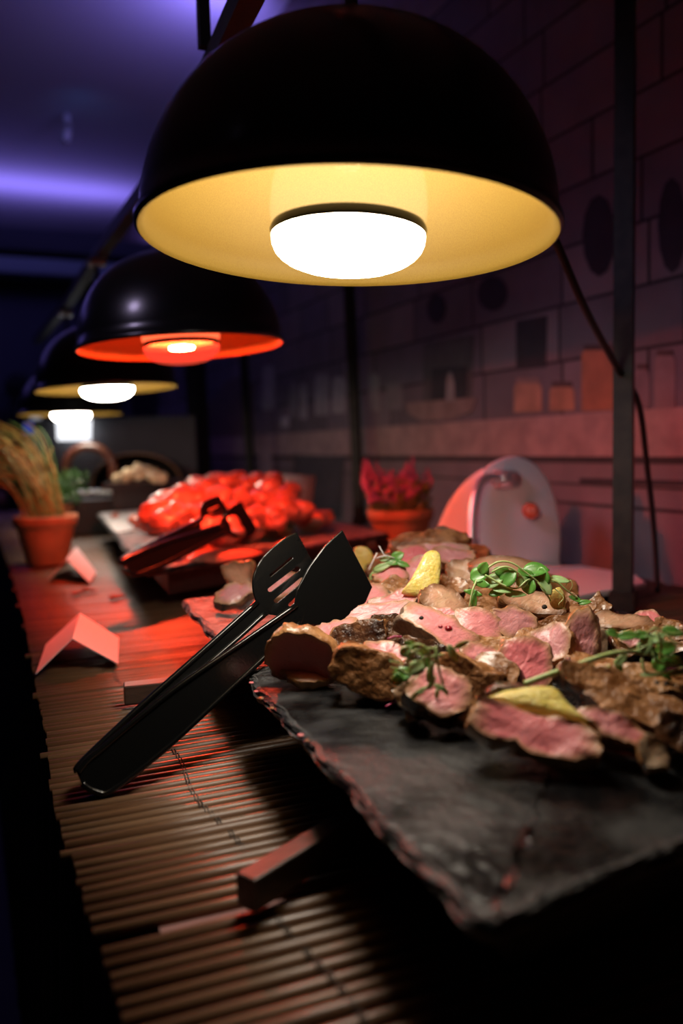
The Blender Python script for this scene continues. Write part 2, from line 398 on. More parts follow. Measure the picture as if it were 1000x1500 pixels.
# ------------------------------------------------------------------ heat lamps
def lamp(px, py, dep, label, red=False, rim_r=.17, tilt=0, lean=0, strength=45, lining='gold', dim=1):
    c = D(px, py, dep); c = Vector(c)
    t = empty('heat_lamp', c+Vector((0, 0, 0)), label, 'lamp', 'heat lamps over the buffet')
    t.rotation_euler = (Matrix.Rotation(R(tilt), 3, R0) @ Matrix.Rotation(R(-lean), 3, Vector((FW.x, FW.y, 0)))).to_euler()
    K = rim_r/.17
    prof = [(.171, -.003), (.174, -.001), (.174, .004), (.170, .006)]
    H = .154
    for i in range(1, 17):
        a = i/16*math.pi/2; prof.append((.170*math.cos(a)**.92+.0001, .006+H*math.sin(a)))
    f = lambda pr_: [(r*K, z*K) for r, z in pr_]
    MB().lathe(f(prof), c, 96).build('shade', M['black'], t)
    inn = [(.171, -.003), (.1665, .0)]
    for i in range(1, 17):
        a = i/16*math.pi/2; inn.append((.1665*math.cos(a)**.92+.0001, .003+(H-.003)*math.sin(a)))
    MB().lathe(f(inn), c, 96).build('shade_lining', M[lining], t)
    # bulb
    b = empty('bulb', (0, 0, 0)); b.parent = t
    if red:      # red glass shell with a hot filament showing through
        e = bpy.data.materials.new('red_lamp_shell'); e.use_nodes = True; N = e.node_tree; N.nodes.clear()
        tr = N.nodes.new('ShaderNodeBsdfTransparent'); em = N.nodes.new('ShaderNodeEmission'); ad = N.nodes.new('ShaderNodeAddShader'); ou = N.nodes.new('ShaderNodeOutputMaterial')
        tr.inputs[0].default_value = (.9, .15, .08, 1); em.inputs[0].default_value = (1, .13, .07, 1); em.inputs[1].default_value = .4
        N.links.new(tr.outputs[0], ad.inputs[0]); N.links.new(em.outputs[0], ad.inputs[1]); N.links.new(ad.outputs[0], ou.inputs[0])
        MB().lathe([(.0001, -.003), (.019, -.002), (.021, 0), (.019, .002), (.0001, .003)], c+Vector((0, 0, -.002)), 20).build('filament', emat('filament_red', (1, .42, .25), strength), b, loc=c)
    else: e = emat('lamp_face_white', (1, .90, .76), strength)
    face = [(.0001, -.029)]+[(.064*math.sin(a)**.8, -.029*math.cos(a)**.8) for a in [R(q) for q in (8, 20, 34, 48, 60, 70, 80, 89.9)]]
    MB().lathe(f(face), c, 48).build('bulb_face', e, b, loc=c)
    MB().lathe(f([(.064, 0), (.0656, .004), (.064, .008)]), c, 48).build('reflector_rim', M['refl'], b, loc=c)
    gl = [(.0640, .008), (.0660, .022), (.064, .042), (.056, .070), (.040, .095), (.024, .112), (.020, .13)]
    g = MB().lathe(f(gl), c, 48)
    if red: mg = M.get('redglass') or mat('red_lamp_glass', (.9, .25, .12), .1, emit=(1, .14, .05), es=1.6)
    else: mg = M.get('litglass') or mat('glowing_lamp_glass', (.3, .25, .16), .08, alpha=.05, emit=(1, .85, .55), es=.15)
    M['redglass' if red else 'litglass'] = mg
    g.build('bulb_glass', mg, b, loc=c)
    MB().lathe(f([(.021, .118), (.021, .168), (.001, .169)]), c, 24).build('socket', M['post'], t)
    # hanger up to the rail
    MB().lathe([(.012, H*K+.004), (.012, H*K+.02), (.005, H*K+.024), (.005, RAILZ-c.z-.030)], c, 16).build('stem', M['post'], t)
    MB().box((c.x-.022, c.y-.022, RAILZ-.032), (c.x+.022, c.y+.022, RAILZ-.020)).build('clamp', M['chrome'], t, False)
    return t
RAILZ = CAM.z+.49
lamp(510, 347, .655, 'large black dome heat lamp with gold lining and glaring white bulb, nearest the camera', strength=50, rim_r=.163, tilt=-1.7, lean=-2.2)
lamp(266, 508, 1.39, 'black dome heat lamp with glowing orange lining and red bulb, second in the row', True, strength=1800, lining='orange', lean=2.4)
lamp(157, 569, 2.05, 'black dome heat lamp with white bulb, third in the row behind the red one', strength=40, lean=2.2)
lamp(104, 606, 2.80, 'small dark dome heat lamp, fourth in the row above the far trays', strength=30)
l1 = D(510, 331, .655)
rl = empty('lamp_rail', (.3, 1.9, RAILZ), 'black square steel frame carrying the heat lamps above the buffet', 'lamp frame')
q = [D(510, 347, .655), D(266, 508, 1.39), D(157, 569, 2.05), D(104, 606, 2.8)]
pts = [(q[0].x-.0, -.2, RAILZ)]+[(a.x, a.y, RAILZ) for a in q]+[(q[3].x-.02, 3.9, RAILZ)]
MB().tube(pts, .019, 4, R(45)).build('rail', M['post'], rl, False)
def post(bx, by, tx, ty, label, wd=.0145, topz=2.3, arm=None, first=False):
    b = P(bx, by, 0); dd = depth(b); t_ = D(tx, ty, dd)
    dirv = (t_-b); dirv = dirv/dirv.z
    tpt = b+dirv*(topz-b.z)
    o = empty('steel_post', b, label, 'post', 'steel posts of the lamp frame')
    e1 = Vector((.78, .62, 0))*wd; e2 = Vector((-.62, .78, 0))*wd
    bb = b
    mb = MB().prism([bb+e1+e2, bb-e1+e2, bb-e1-e2, bb+e1-e2], tpt-bb); mb.build('tube', M['post'], o, False)
    f1 = e1*1.3; f2 = e2*1.3
    MB().prism([bb+f1+f2, bb-f1+f2, bb-f1-f2, bb+f1-f2], (0, 0, .028)).build('foot_sleeve', M['post'], o, False)
    if arm:
        a = b+dirv*(2.05-b.z)
        MB().tube([a, (arm, a.y, 2.05)], .013, 4, R(45)).build('arm', M['post'], o, False)
        MB().tube([(arm, a.y, 2.05), (arm, a.y, RAILZ+.0142)], .010, 4, R(45)).build('hanger', M['post'], o, False)
    return o
post(912, 892, 915, 200, 'dark square steel post standing beside the white slicer base', arm=.305)
post(527, 769, 512, 430, 'thin dark steel post beside the pink heather pot, orange light down its left side', wd=.015)
post(371, 748, 357, 530, 'thin dark steel post rising behind the heap of red chicken', wd=.013)
post(297, 740, 286, 540, 'broad dark post farthest along the wall behind the red lamp', wd=.035)
# cables
def cable(pts, r, label, n=8):
    o = MB().tube(smooth_pts(pts), r, 8).build('cable', M['cord']); return tag(o, label, 'cable')
cable([D(640, 180, .795), D(700, 200, .85), D(765, 260, .93), D(812, 350, 1.0), D(858, 455, 1.1), D(905, 541, 1.27), D(935, 592, 1.33), D(948, 690, 1.38), D(957, 770, 1.4), P(963, 868, .004)], .0052,
      'black cable sagging from the big lamp across the square post to the mat')
cable([D(598, 330, 2.6), D(605, 425, 2.6), D(612, 540, 2.6), D(617, 665, 2.6), D(618, 748, 2.6)], .0085, 'straight black cable hanging down in front of the printed wall above the heather')

# ------------------------------------------------------------------ slate boards on risers
SL = .070
def board(corners, label, top='slate', jag=.0035, th=.011, seed=1, group='slate serving boards', side='slate_edge'):
    rnd = random.Random(seed); C = [Vector(c) for c in corners]; loop = []
    cen = sum(C, Vector())/4
    for i in range(4):
        a, b = C[i], C[(i+1) % 4]; L = (b-a).length; k = max(2, int(L/.006))
        nr = (b-a).cross(Vector((0, 0, 1))).normalized()
        for j in range(k):
            t = j/k; p = a.lerp(b, t)
            e = noise.noise(p*16+Vector((seed*7, 0, 0)))*jag*1.3+noise.noise(p*60+Vector((seed, 0, 0)))*jag*.7
            e -= .006*max(0, 1-min(t, 1-t)*L/.012)**2      # worn corners
            loop.append((p, nr if (cen-p).dot(nr) < 0 else -nr, e))
    n = len(loop); vs = []; fs = []
    lay = [(-.004, 0), (-.002, 0), (-.0005, -.0012), (.001, -.003), (-.0015, -.0045), (.002, -.0055), (.0005, -.008), (-.002, -th)]
    for li, (off, dz) in enumerate(lay):
        for p, nr, e in loop:
            ch = noise.noise(p*48+Vector((0, 0, li*3.1)))*.0024*(li > 0)+noise.noise(p*150+Vector((0, 0, li)))*.0008*(li > 0)+e
            vs.append(p+nr*(off+ch)+Vector((0, 0, dz+(noise.noise(p*45+Vector((0, 0, 9)))*.0007 if 0 < li < 7 else 0))))
    for li in range(len(lay)-1):
        for k in range(n):
            fs.append((li*n+k, (li+1)*n+k, (li+1)*n+(k+1) % n, li*n+(k+1) % n))
    o = empty('slate_board', (cen.x, cen.y, C[0].z-th), label, 'serving board', group)
    mesh('chipped_edge', vs, fs, M[side], o, smooth=False)
    # top sheet
    tv = []; tf = []; RS = [1, .992, .98, .965, .945, .92, .89, .85, .8, .74, .67, .58, .48, .36, .22, .05]
    for ri, r_ in enumerate(RS):
        for k in range(n):
            q = cen+(vs[k]-cen)*r_; q.z = vs[k].z+(0 if ri == 0 else (noise.noise(q*28+Vector((seed, 0, 0)))*.0007+noise.noise(q*110)*.00035-.0002)); tv.append(q)
    for ri in range(len(RS)-1):
        for k in range(n): tf.append((ri*n+k, (ri+1)*n+k, (ri+1)*n+(k+1) % n, ri*n+(k+1) % n))
    tf.append(tuple(range((len(RS)-1)*n, len(RS)*n)))
    mesh('slate_face', tv, tf, M[top], o)
    bv = [vs[(len(lay)-1)*n+k]*1.0 for k in range(n)]
    mesh('slate_underside', bv, [tuple(reversed(range(n)))], M[side], o, smooth=False)
    return o
N_ = P(704, 1356, SL); L_ = P(361, 986, SL)
e1 = (L_-N_); e2 = (P(1000, 1238, SL)-N_).normalized()
cA = [N_, L_, L_+e2*.47, N_+e2*.47]
board(cA, 'near wet black slate board with a chipped front corner under the sliced meat', seed=3)
F_ = P(266, 878, SL)
L2 = L_+e1.normalized()*.004; 
cB = [L2, F_, F_+e2*.47, L2+e2*.47]
board(cB, 'second slate board butted behind the near one, its bare left corner lit red', 'slate_dry', seed=8)
def riser(cs, label, z0, feet=()):
    cen = sum((Vector(c) for c in cs), Vector())/4
    o = empty('wooden_riser', (cen.x, cen.y, TOP), label, 'riser', 'dark wooden risers under the boards')
    ins = [cen+(Vector(c)-cen)*.84 for c in cs]; ins = [Vector((p.x, p.y, TOP+z0)) for p in ins]
    MB().prism(ins, (0, 0, -(z0-.020))).build('box', M['riser'], o, False)
    for f in feet:
        bev(MB().prism(f, (0, 0, -.0205)).build('foot', M['wood'], o, False), .0015)
    return o
hf = .0210
a, b, c_, d_ = P(344, 1278, hf), P(364, 1295, hf), P(470, 1226, hf), P(458, 1214, hf)
dr = ((c_-b)+(d_-a)).normalized()
w_ = (b-a); w_ = w_ - dr*w_.dot(dr)
foot1 = [a, a+w_, a+w_+dr*.40, a+dr*.40]
a = P(181, 1006, hf); b = P(192, 997, hf); dr = (P(243, 995, hf)-b).normalized()
dr = Vector((math.cos(-R(8)), math.sin(-R(8)), 0))
w_ = Vector((-dr.y, dr.x, 0))*.02
foot2 = [a, a+w_, a+w_+dr*.36, a+dr*.36]
riser(cA, 'dark wooden riser under the near slate board, its square foot sticking out on the mat', SL-.011, [foot1])
riser(cB, 'dark wooden riser under the second slate board, its foot showing behind the tongs', SL-.011, [foot2])
# boards under the red lamp
S2 = .075
nb = P(214, 836, S2); fl = P(143, 752, S2); rb = P(572, 781, S2)
e3 = rb-nb; e4 = fl-nb
mid = nb+e4*.5
cC = [nb, mid-e4*.004, mid-e4*.003+e3, nb+e3]; cD = [mid+e4*.003, fl, fl+e3, mid+e4*.003+e3]
board(cC, 'slate board under the red lamp carrying the red chicken', 'slate_dry', seed=12)
M['slate_lit'] = mat('slate_painted_lit', (.50, .49, .49), .5, col2=(.85, .83, .83), nscale=45, ndet=8, bump=.6, bscale=120, thr=(.4, .55))  # slate with the white lamp light painted in as a pale colour
board(cD, 'slate board behind the red chicken, white lamp light painted into its face', 'slate_lit', seed=14)
riser(cC, 'dark wooden riser under the red-lit slate board', S2-.011)
riser(cD, 'dark wooden riser under the white-lit slate board', S2-.011)

# ------------------------------------------------------------------ sliced meat
def frame(p, yaw, pit, roll):
    c = CAM-p; c.z = 0; c.normalize(); rr = Vector((0, 0, 1)).cross(c).normalized()
    n = (c*math.cos(R(yaw))+rr*math.sin(R(yaw)))*math.cos(R(pit))+Vector((0, 0, 1))*math.sin(R(pit))
    x = (rr-n*rr.dot(n)).normalized(); y = n.cross(x)
    cr, sr = math.cos(R(roll)), math.sin(R(roll))
    return x*cr+y*sr, y*cr-x*sr, n
def outline(kind, th, rnd):
    c, s = math.cos(th), math.sin(th)
    if kind == 'round': r = 1/((abs(c)**2.4+abs(s)**2.4)**(1/2.4))
    elif kind == 'block': r = 1/((abs(c)**4+abs(s)**4)**(1/4))
    elif kind == 'wedge':   # triangle pointing to +x
        r = min(1/max(1e-3, math.cos(((th+math.pi/3) % (2*math.pi/3))-math.pi/3))*.55, 1.0)
        r = .25*.8+.75*r
    elif kind == 'leaf': r = 1/((abs(c)**1.25+abs(s)**1.5)**(1/1.35))
    elif kind == 'drop': r = (1/((abs(c)**1.5+abs(s)**2)**(1/1.8)))*(1-.22*c)
    else: r = 1
    return r
def slice_(px, py, z, w_, h_, yaw, pit, roll, T, kind, face, crust, label, bend=0, seed=None, base=SL, cat='meat', name='meat_slice', group='slices of roast meat on the near boards', M_=48, rough=1.0, notch=0, big=1.10):
    sd = seed if seed is not None else int(px*7+py*13) % 9973
    rnd = random.Random(sd); off = Vector((rnd.uniform(0, 50), rnd.uniform(0, 50), rnd.uniform(0, 50)))
    p = P(px, py, base+z/1000); dd = depth(p)
    X, Y, Nn = frame(p, yaw, pit, roll)
    k = dd/FPX; v = (p-CAM).normalized()
    fx = max(.42, math.sqrt(max(0, 1-X.dot(v)**2))); fy = max(.42, math.sqrt(max(0, 1-Y.dot(v)**2)))
    a = w_/2*k/fx*big; b = h_/2*k/fy*big; t = T/2000
    if not bend and cat == 'meat': bend = rnd.uniform(-.22, .16)
    fold = rnd.uniform(-.12, .12) if cat == 'meat' else 0
    rings = [(0, t, 0), (.2, t, .2), (.4, t, .4), (.55, t, .55), (.7, t, .7), (.82, t, .82), (.92, t, .92), (.985, t*.985, 1)]
    crs = [(.985, t*.985), (1.01, t*.9), (1.03, t*.6), (1.04, t*.3), (1.04, 0), (1.04, -t*.3), (1.02, -t*.65), (.98, -t*.93)]
    ri2 = [(.98, -t*.93, 1), (.85, -t, .85), (.5, -t, .5), (0, -t, 0)]
    outs = []
    for i in range(M_):
        th = 2*math.pi*i/M_
        r = outline(kind, th, rnd)*(1+.17*rough*noise.noise(Vector((math.cos(th)*1.3, math.sin(th)*1.3, 0))+off)+.10*rough*noise.noise(Vector((math.cos(th)*3.2, math.sin(th)*3.2, 1))+off)+.05*rough*noise.noise(Vector((math.cos(th)*8, math.sin(th)*8, 1))+off))
        if notch: r *= 1-notch*math.exp(-((th-4.4)/.16)**2)
        outs.append((r*math.cos(th)*a, r*math.sin(th)*b))
    def pt(rho, i, zz, amp):
        x, y = outs[i][0]*rho, outs[i][1]*rho
        q = Vector((x, y, zz)); nn = noise.noise_vector(q*60+off)*amp*.0030*rough + noise.noise_vector(q*190+off)*amp*.0015*rough + noise.noise_vector(q*420+off)*amp*.0006*rough
        zz2 = zz + bend*a*((x/a)**2-.25)+fold*b*math.sin(x/a*2+y/b)
        return p+X*(x+nn.x)+Y*(y+nn.y)+Nn*(zz2+nn.z)
    def grid(rs, amp):
        vs = []; at = []; fs = []
        for r_ in rs:
            for i in range(M_):
                vs.append(pt(r_[0], i, r_[1], amp if len(r_) == 2 else amp*(.5+.5*r_[2]**3))); at.append(r_[2] if len(r_) == 3 else 1)
        for j in range(len(rs)-1):
            for i in range(M_):
                fs.append((j*M_+i, (j+1)*M_+i, (j+1)*M_+(i+1) % M_, j*M_+(i+1) % M_))
        return vs, fs, at
    v1, f1, a1 = grid(rings, 1); v2, f2, a2 = grid(crs, 1); v3, f3, a3 = grid(ri2, 1)
    allz = min(v.z for v in v2); fix = 0
    lo = TOP+base+.0006
    if allz < lo: fix = lo-allz
    sh = Vector((0, 0, fix))
    v1 = [v+sh for v in v1]; v2 = [v+sh for v in v2]; v3 = [v+sh for v in v3]
    cen = Vector((p.x, p.y, allz+fix))
    t_ = mesh(name, v2, f2, M[crust], None, attr=a2, loc=cen)
    tag(t_, label, cat, group)
    n = len(v1); me = mesh('cut_face', v1, f1, M[face], t_, attr=a1)
    mesh('cut_face', v3, f3, M[face], t_, attr=a3)
    return t_
SM = [
 # px, py, z, w, h, yaw, pitch, roll, thick, kind, face, crust, label, [bend]
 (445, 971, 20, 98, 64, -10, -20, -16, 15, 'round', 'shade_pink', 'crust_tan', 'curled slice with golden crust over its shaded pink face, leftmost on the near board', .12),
 (466, 993, 5, 78, 46, 10, 66, -12, 7, 'drop', 'pink', 'crust_tan', 'thin flat pink slice lying on the bare slate in front of the curled slice'),
 (487, 940, 16, 74, 42, -20, 55, 30, 14, 'leaf', 'pink', 'crust_tan', 'narrow pink slice tucked behind the curled slice beside the tongs'),
 (448, 921, 6, 22, 16, 0, 40, 0, 14, 'round', 'fat', 'fat', 'small pale scrap of fat under the tong blade'),
 (508, 912, 22, 66, 22, 0, 30, 16, 12, 'block', 'tan', 'crust_tan', 'tan strip of meat just under the lower tip of the tong blade'),
 (530, 936, 26, 70, 44, -14, 20, 8, 26, 'block', 'crust_dark', 'crust', 'dark seared chunk with a golden upper edge above the glossy brown chunk'),
 (575, 929, 28, 66, 46, 8, 24, -6, 26, 'block', 'crust_dark', 'crust_dark', 'almost black seared chunk left of the big speckled pink slice'),
 (540, 992, 18, 92, 58, -6, 12, -14, 34, 'block', 'crust', 'crust', 'big glossy brown crusted chunk in the front row left of the green sprig'),
 (566, 962, 30, 66, 26, 14, 60, -12, 12, 'round', 'pink', 'crust_tan', 'pink slice lying on top of the glossy brown chunk'),
 (555, 901, 34, 100, 20, 0, 48, 3, 14, 'block', 'pink', 'crust_tan', 'long pink slab lying across behind the dark seared chunks'),
 (640, 927, 36, 104, 40, 18, 48, -33, 20, 'block', 'pink', 'crust_grey', 'large pale pink slice with peppered grey side, slanting down to the sprig in the middle'),
 (586, 883, 36, 86, 28, -6, 46, 12, 16, 'leaf', 'pink', 'crust_grey', 'oval pink slice with peppered edge below the upright orange segment'),
 (540, 890, 24, 62, 40, -12, 50, 40, 18, 'block', 'pink', 'crust_grey', 'pink slice with a rough dark side touching the right corner of the tong blade'),
 (577, 866, 36, 48, 34, 0, 14, 4, 34, 'round', 'crust_tan', 'crust_tan', 'short golden chunk standing left of the upright orange segment'),
 (572, 846, 47, 46, 22, 10, 58, 8, 14, 'round', 'pink', 'crust_tan', 'small pink slice on top of the short golden chunk'),
 (646, 884, 42, 62, 38, 16, 44, -24, 16, 'round', 'tan', 'crust_tan', 'tan slice with a folded edge right below the upright orange segment'),
 (652, 905, 38, 66, 22, -4, 38, -4, 14, 'leaf', 'pink', 'crust_tan', 'pink slice with a golden underside above the pomegranate seeds'),
 (622, 797, 62, 104, 24, -6, 40, 3, 20, 'round', 'crust', 'crust', 'big brown crusted slice at the back top of the heap'),
 (636, 806, 58, 96, 15, -4, 24, 0, 12, 'block', 'mauve', 'crust', 'thin pink-edged slice tucked under the crusted slice at the back of the heap'),
 (652, 795, 60, 46, 30, 26, 34, -28, 16, 'block', 'crust_grey', 'crust_grey', 'grey-brown slice end at the back of the heap beside the chrome handle'),
 (606, 818, 52, 46, 28, -6, 40, 10, 16, 'round', 'rose', 'crust_tan', 'round rose slice behind the upright orange segment'),
 (664, 820, 52, 56, 22, 6, 44, -6, 16, 'round', 'mauve', 'crust_tan', 'mauve pink slice right of the tip of the upright orange segment'),
 (616, 838, 44, 52, 34, -10, 36, 20, 16, 'round', 'pink', 'fat', 'pale pink slice half hidden by the upright orange segment'),
 (684, 842, 44, 56, 34, -8, 30, 8, 22, 'block', 'tan', 'crust_tan', 'tan block of meat left of the biggest green sprig'),
 (664, 862, 42, 38, 24, 4, 30, -12, 24, 'round', 'crust', 'crust', 'glossy brown lump right of the foot of the orange segment'),
 (690, 866, 38, 40, 26, 0, 26, -14, 22, 'round', 'crust_tan', 'crust', 'glossy copper-brown lump under the left end of the big sprig'),
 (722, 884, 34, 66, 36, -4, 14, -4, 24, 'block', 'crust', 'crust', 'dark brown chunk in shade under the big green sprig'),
 (698, 921, 34, 70, 44, 10, 40, -18, 20, 'round', 'pink', 'crust_grey', 'peach-coloured slice with speckled rim left of the round pink slice'),
 (754, 914, 36, 66, 44, 8, 26, -6, 22, 'drop', 'mauve', 'crust_tan', 'plump round pink slice below the big green sprig'),
 (778, 884, 40, 88, 30, 6, 40, -12, 18, 'block', 'tan', 'crust', 'speckled brown slab with a peppercorn lying under the big sprig'),
 (770, 897, 30, 66, 16, 4, 20, -14, 14, 'block', 'mauve', 'crust', 'pink lower slab edge between the speckled slab and the round pink slice'),
 (822, 916, 30, 104, 20, -6, 30, 17, 16, 'leaf', 'crust', 'crust', 'long narrow brown slice rising right behind the upright pointed slice'),
 (810, 946, 28, 62, 50, -20, 36, 36, 18, 'round', 'mauve', 'crust_tan', 'pink slice with a frayed brown rim leaning left of the upright pointed slice'),
 (848, 950, 26, 54, 100, 0, 14, -14, 14, 'leaf', 'mauve', 'crust_tan', 'upright pointed pink slice with a curled brown edge, tallest in the heap'),
 (876, 950, 20, 26, 52, 12, 16, 6, 16, 'block', 'fat', 'crust_grey', 'slice end with a white fat edge right behind the upright pointed slice'),
 (766, 978, 22, 76, 66, 10, 34, 0, 20, 'round', 'rose', 'crust_tan', 'bright rose pink slice above the flat orange segment'),
 (706, 972, 24, 62, 42, 12, 44, -24, 16, 'round', 'pink', 'crust_tan', 'pink slice with ragged brown side right of the middle sprig'),
 (688, 996, 18, 82, 42, -12, 12, -22, 24, 'block', 'crust', 'crust', 'rough brown crusted chunk between the middle sprig and the orange segment'),
 (733, 994, 16, 26, 40, 18, 18, -20, 14, 'leaf', 'fat', 'crust_grey', 'pale fatty slice end left of the bright rose slice'),
 (640, 1042, 12, 84, 62, 10, 44, -22, 22, 'round', 'pink', 'crust_dark', 'pink slice with a dark crust in the front row below the middle sprig'),
 (606, 1030, 14, 36, 50, -16, 20, 30, 18, 'block', 'fat', 'crust_dark', 'brown folded edge slice left of the front pink slice'),
 (682, 1062, 6, 30, 26, 0, 30, -30, 14, 'round', 'crust_tan', 'crust', 'small brown lump between the two front pink slices'),
 (776, 1103, 9, 168, 52, 6, 50, -13, 15, 'block', 'rose', 'crust_tan', 'long notched pink slice lying nearest the camera on the slate', 0, .35),
 (800, 1063, 14, 150, 46, -4, 8, -20, 22, 'block', 'crust_dark', 'crust_dark', 'dark crusted side slab under the flat orange segment'),
 (895, 1082, 14, 116, 30, 10, 46, -24, 18, 'leaf', 'pink', 'crust_tan', 'pink topped slab running right from under the orange segment'),
 (957, 1122, 7, 46, 34, 6, 34, -58, 18, 'round', 'fat', 'crust_tan', 'lumpy pale fat knob at the end of the front slab'),
 (912, 1042, 22, 184, 58, 4, 48, -20, 26, 'leaf', 'crust', 'crust_dark', 'large glossy brown charred fillet piece at the lower right', 0, 0, 1.5),
 (946, 1008, 26, 124, 36, 0, 46, -16, 24, 'leaf', 'crust_tan', 'crust', 'brown peppered fillet piece behind the large charred one', 0, 0, 1.4),
 (1004, 1092, 12, 70, 50, 0, 30, -10, 30, 'block', 'crust_dark', 'crust_dark', 'dark piece cut by the right edge of the picture, lowest of the heap'),
 (908, 916, 34, 76, 22, 0, 52, 2, 14, 'block', 'tan', 'crust_tan', 'flat peach slice just in front of the square steel post'),
 (953, 916, 34, 62, 24, 8, 50, -14, 14, 'leaf', 'rose', 'crust_tan', 'thin rose slice right of the square post foot'),
 (984, 927, 30, 46, 30, -10, 30, -20, 20, 'round', 'crust', 'crust', 'brown piece at the far right under the curly greens'),
 (872, 892, 36, 60, 34, -14, 32, 34, 12, 'wedge', 'crust', 'crust', 'thin crisp brown fin standing up left of the square post'),
 (900, 944, 22, 40, 16, 10, 40, -52, 10, 'block', 'mauve', 'crust', 'narrow mauve strip right of the white fat edge'),
 (926, 944, 24, 52, 14, 0, 44, -10, 12, 'leaf', 'mauve', 'crust_tan', 'small brown strip under the green leaf at the right'),
 (842, 980, 14, 60, 34, -16, 20, 24, 16, 'leaf', 'mauve', 'crust_tan', 'dull pink slice with pale rim under the long green stalk'),
 (822, 884, 34, 44, 30, 0, 20, 0, 22, 'block', 'crust', 'crust_dark', 'shaded brown chunk under the small orange piece'),
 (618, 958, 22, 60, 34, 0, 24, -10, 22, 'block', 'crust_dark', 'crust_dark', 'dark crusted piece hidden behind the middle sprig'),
 (722, 950, 22, 56, 24, 0, 36, 0, 18, 'block', 'crust_tan', 'crust', 'rough brown edge between the peach slice and the bright rose slice'),
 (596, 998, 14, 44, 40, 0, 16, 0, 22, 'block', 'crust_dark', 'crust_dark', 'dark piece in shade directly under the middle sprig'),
 (352, 846, 30, 66, 50, -10, 8, 96, 16, 'wedge', 'tan', 'crust_tan', 'upright brown wedge at the left behind the slotted tong head'),
 (350, 884, 10, 58, 26, -6, 46, 12, 16, 'drop', 'mauve', 'crust_dark', 'pink slice with charred edge lying on the red-lit board corner'),
 (412, 870, 16, 60, 30, 0, 40, 10, 20, 'round', 'pink', 'crust_tan', 'pink slice seen through the slots of the tong head'),
 (470, 880, 24, 60, 30, 0, 40, 0, 20, 'round', 'tan', 'crust_tan', 'tan slice mostly hidden behind the solid tong blade'),
 (740, 836, 50, 90, 26, 0, 40, -2, 24, 'block', 'tan', 'crust_tan', 'peach slice peeping out on top of the heap behind the big sprig'),
]
for s in SM:
    kw = {}
    if len(s) > 13 and s[13]: kw['bend'] = s[13]
    if len(s) > 14: kw['notch'] = s[14]
    if len(s) > 15: kw['rough'] = s[15]
    slice_(*s[:13], **kw)
# pieces buried inside the heap, showing only as brown shadowed gaps
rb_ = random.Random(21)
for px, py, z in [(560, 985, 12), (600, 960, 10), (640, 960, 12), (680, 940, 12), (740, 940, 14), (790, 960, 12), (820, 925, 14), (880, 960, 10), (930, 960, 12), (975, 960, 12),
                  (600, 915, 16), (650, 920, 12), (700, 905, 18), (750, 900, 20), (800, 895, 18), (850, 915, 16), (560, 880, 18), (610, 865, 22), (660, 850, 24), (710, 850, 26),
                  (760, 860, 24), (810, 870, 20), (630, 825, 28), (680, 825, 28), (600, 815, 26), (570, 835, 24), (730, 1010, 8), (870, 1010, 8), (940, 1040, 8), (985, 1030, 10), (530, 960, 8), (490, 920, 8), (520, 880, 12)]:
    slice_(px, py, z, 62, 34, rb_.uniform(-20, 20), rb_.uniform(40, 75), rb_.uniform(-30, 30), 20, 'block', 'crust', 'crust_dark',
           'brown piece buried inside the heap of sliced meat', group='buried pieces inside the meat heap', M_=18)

# ------------------------------------------------------------------ citrus segments
def citrus(px, py, z, w_, h_, yaw, pit, roll, label, T=7, kind='leaf', bend=.1, base=SL):
    o = slice_(px, py, z, w_, h_, yaw, pit, roll, T, kind, 'citrus', 'citrus', label, bend, base=base, cat='fruit', name='orange_segment', group='orange segments', rough=.55)
    return o
def flat_citrus(pixels, dep, th, label, zfun=None):
    """a segment of given outline on a tilted plane, with a domed flesh"""
    pts = [D(x, y, dep(x, y)) for x, y in pixels]; pts = smooth_pts(pts+[pts[0]], 5)[:-1]
    c = sum(pts, Vector())/len(pts); n = len(pts)
    nn = (CAM-c).normalized()*.6+Vector((0, 0, .6)); nn.normalize(); vs = []; fs = []
    for r_, hh in ((1, -.5), (1.01, 0), (.96, .4), (.8, .75), (.5, .95), (.2, 1), (0, 1)):
        for p in pts:
            q = c+(p-c)*r_; vs.append(q+nn*(hh*th+noise.noise(q*160)*.0012*(1 if hh > 0 else 0)))
    for j in range(6):
        for i in range(n): fs.append((j*n+i, j*n+(i+1) % n, (j+1)*n+(i+1) % n, (j+1)*n+i))
    fs.append(tuple(reversed(range(n))))
    o = mesh('orange_segment', vs, fs, M['citrus']); return tag(o, label, 'fruit', 'orange segments')
dz = lambda z: (lambda x, y: depth(P(x, y, SL+z)))
flat_citrus([(712, 1024), (745, 1012), (790, 1007), (815, 1012), (835, 1035), (862, 1060), (830, 1056), (790, 1045), (740, 1036)], lambda x, y: depth(P(x, 1030, SL+.034))+(1030-y)*.0004, .005,
            'flat juicy yellow orange segment lying over the front slab')
d0 = depth(P(615, 870, SL+.045))-.006
flat_citrus([(588, 868), (600, 852), (613, 828), (622, 812), (634, 807), (644, 812), (645, 835), (640, 866), (625, 870), (605, 871)], lambda x, y: d0+(870-y)*.0003, .005,
            'upright yellow orange segment standing in the middle of the heap')
d1 = depth(P(530, 830, SL+.03))
flat_citrus([(519, 803), (532, 801), (543, 808), (546, 818), (540, 832), (528, 836), (518, 822)], lambda x, y: d1, .006, 'orange segment with green flecks right of the tong blade tip')
d2 = depth(P(815, 885, SL+.045))
flat_citrus([(806, 866), (820, 862), (828, 876), (826, 888), (812, 890), (804, 880)], lambda x, y: d2, .005, 'small orange piece under the right end of the big sprig')

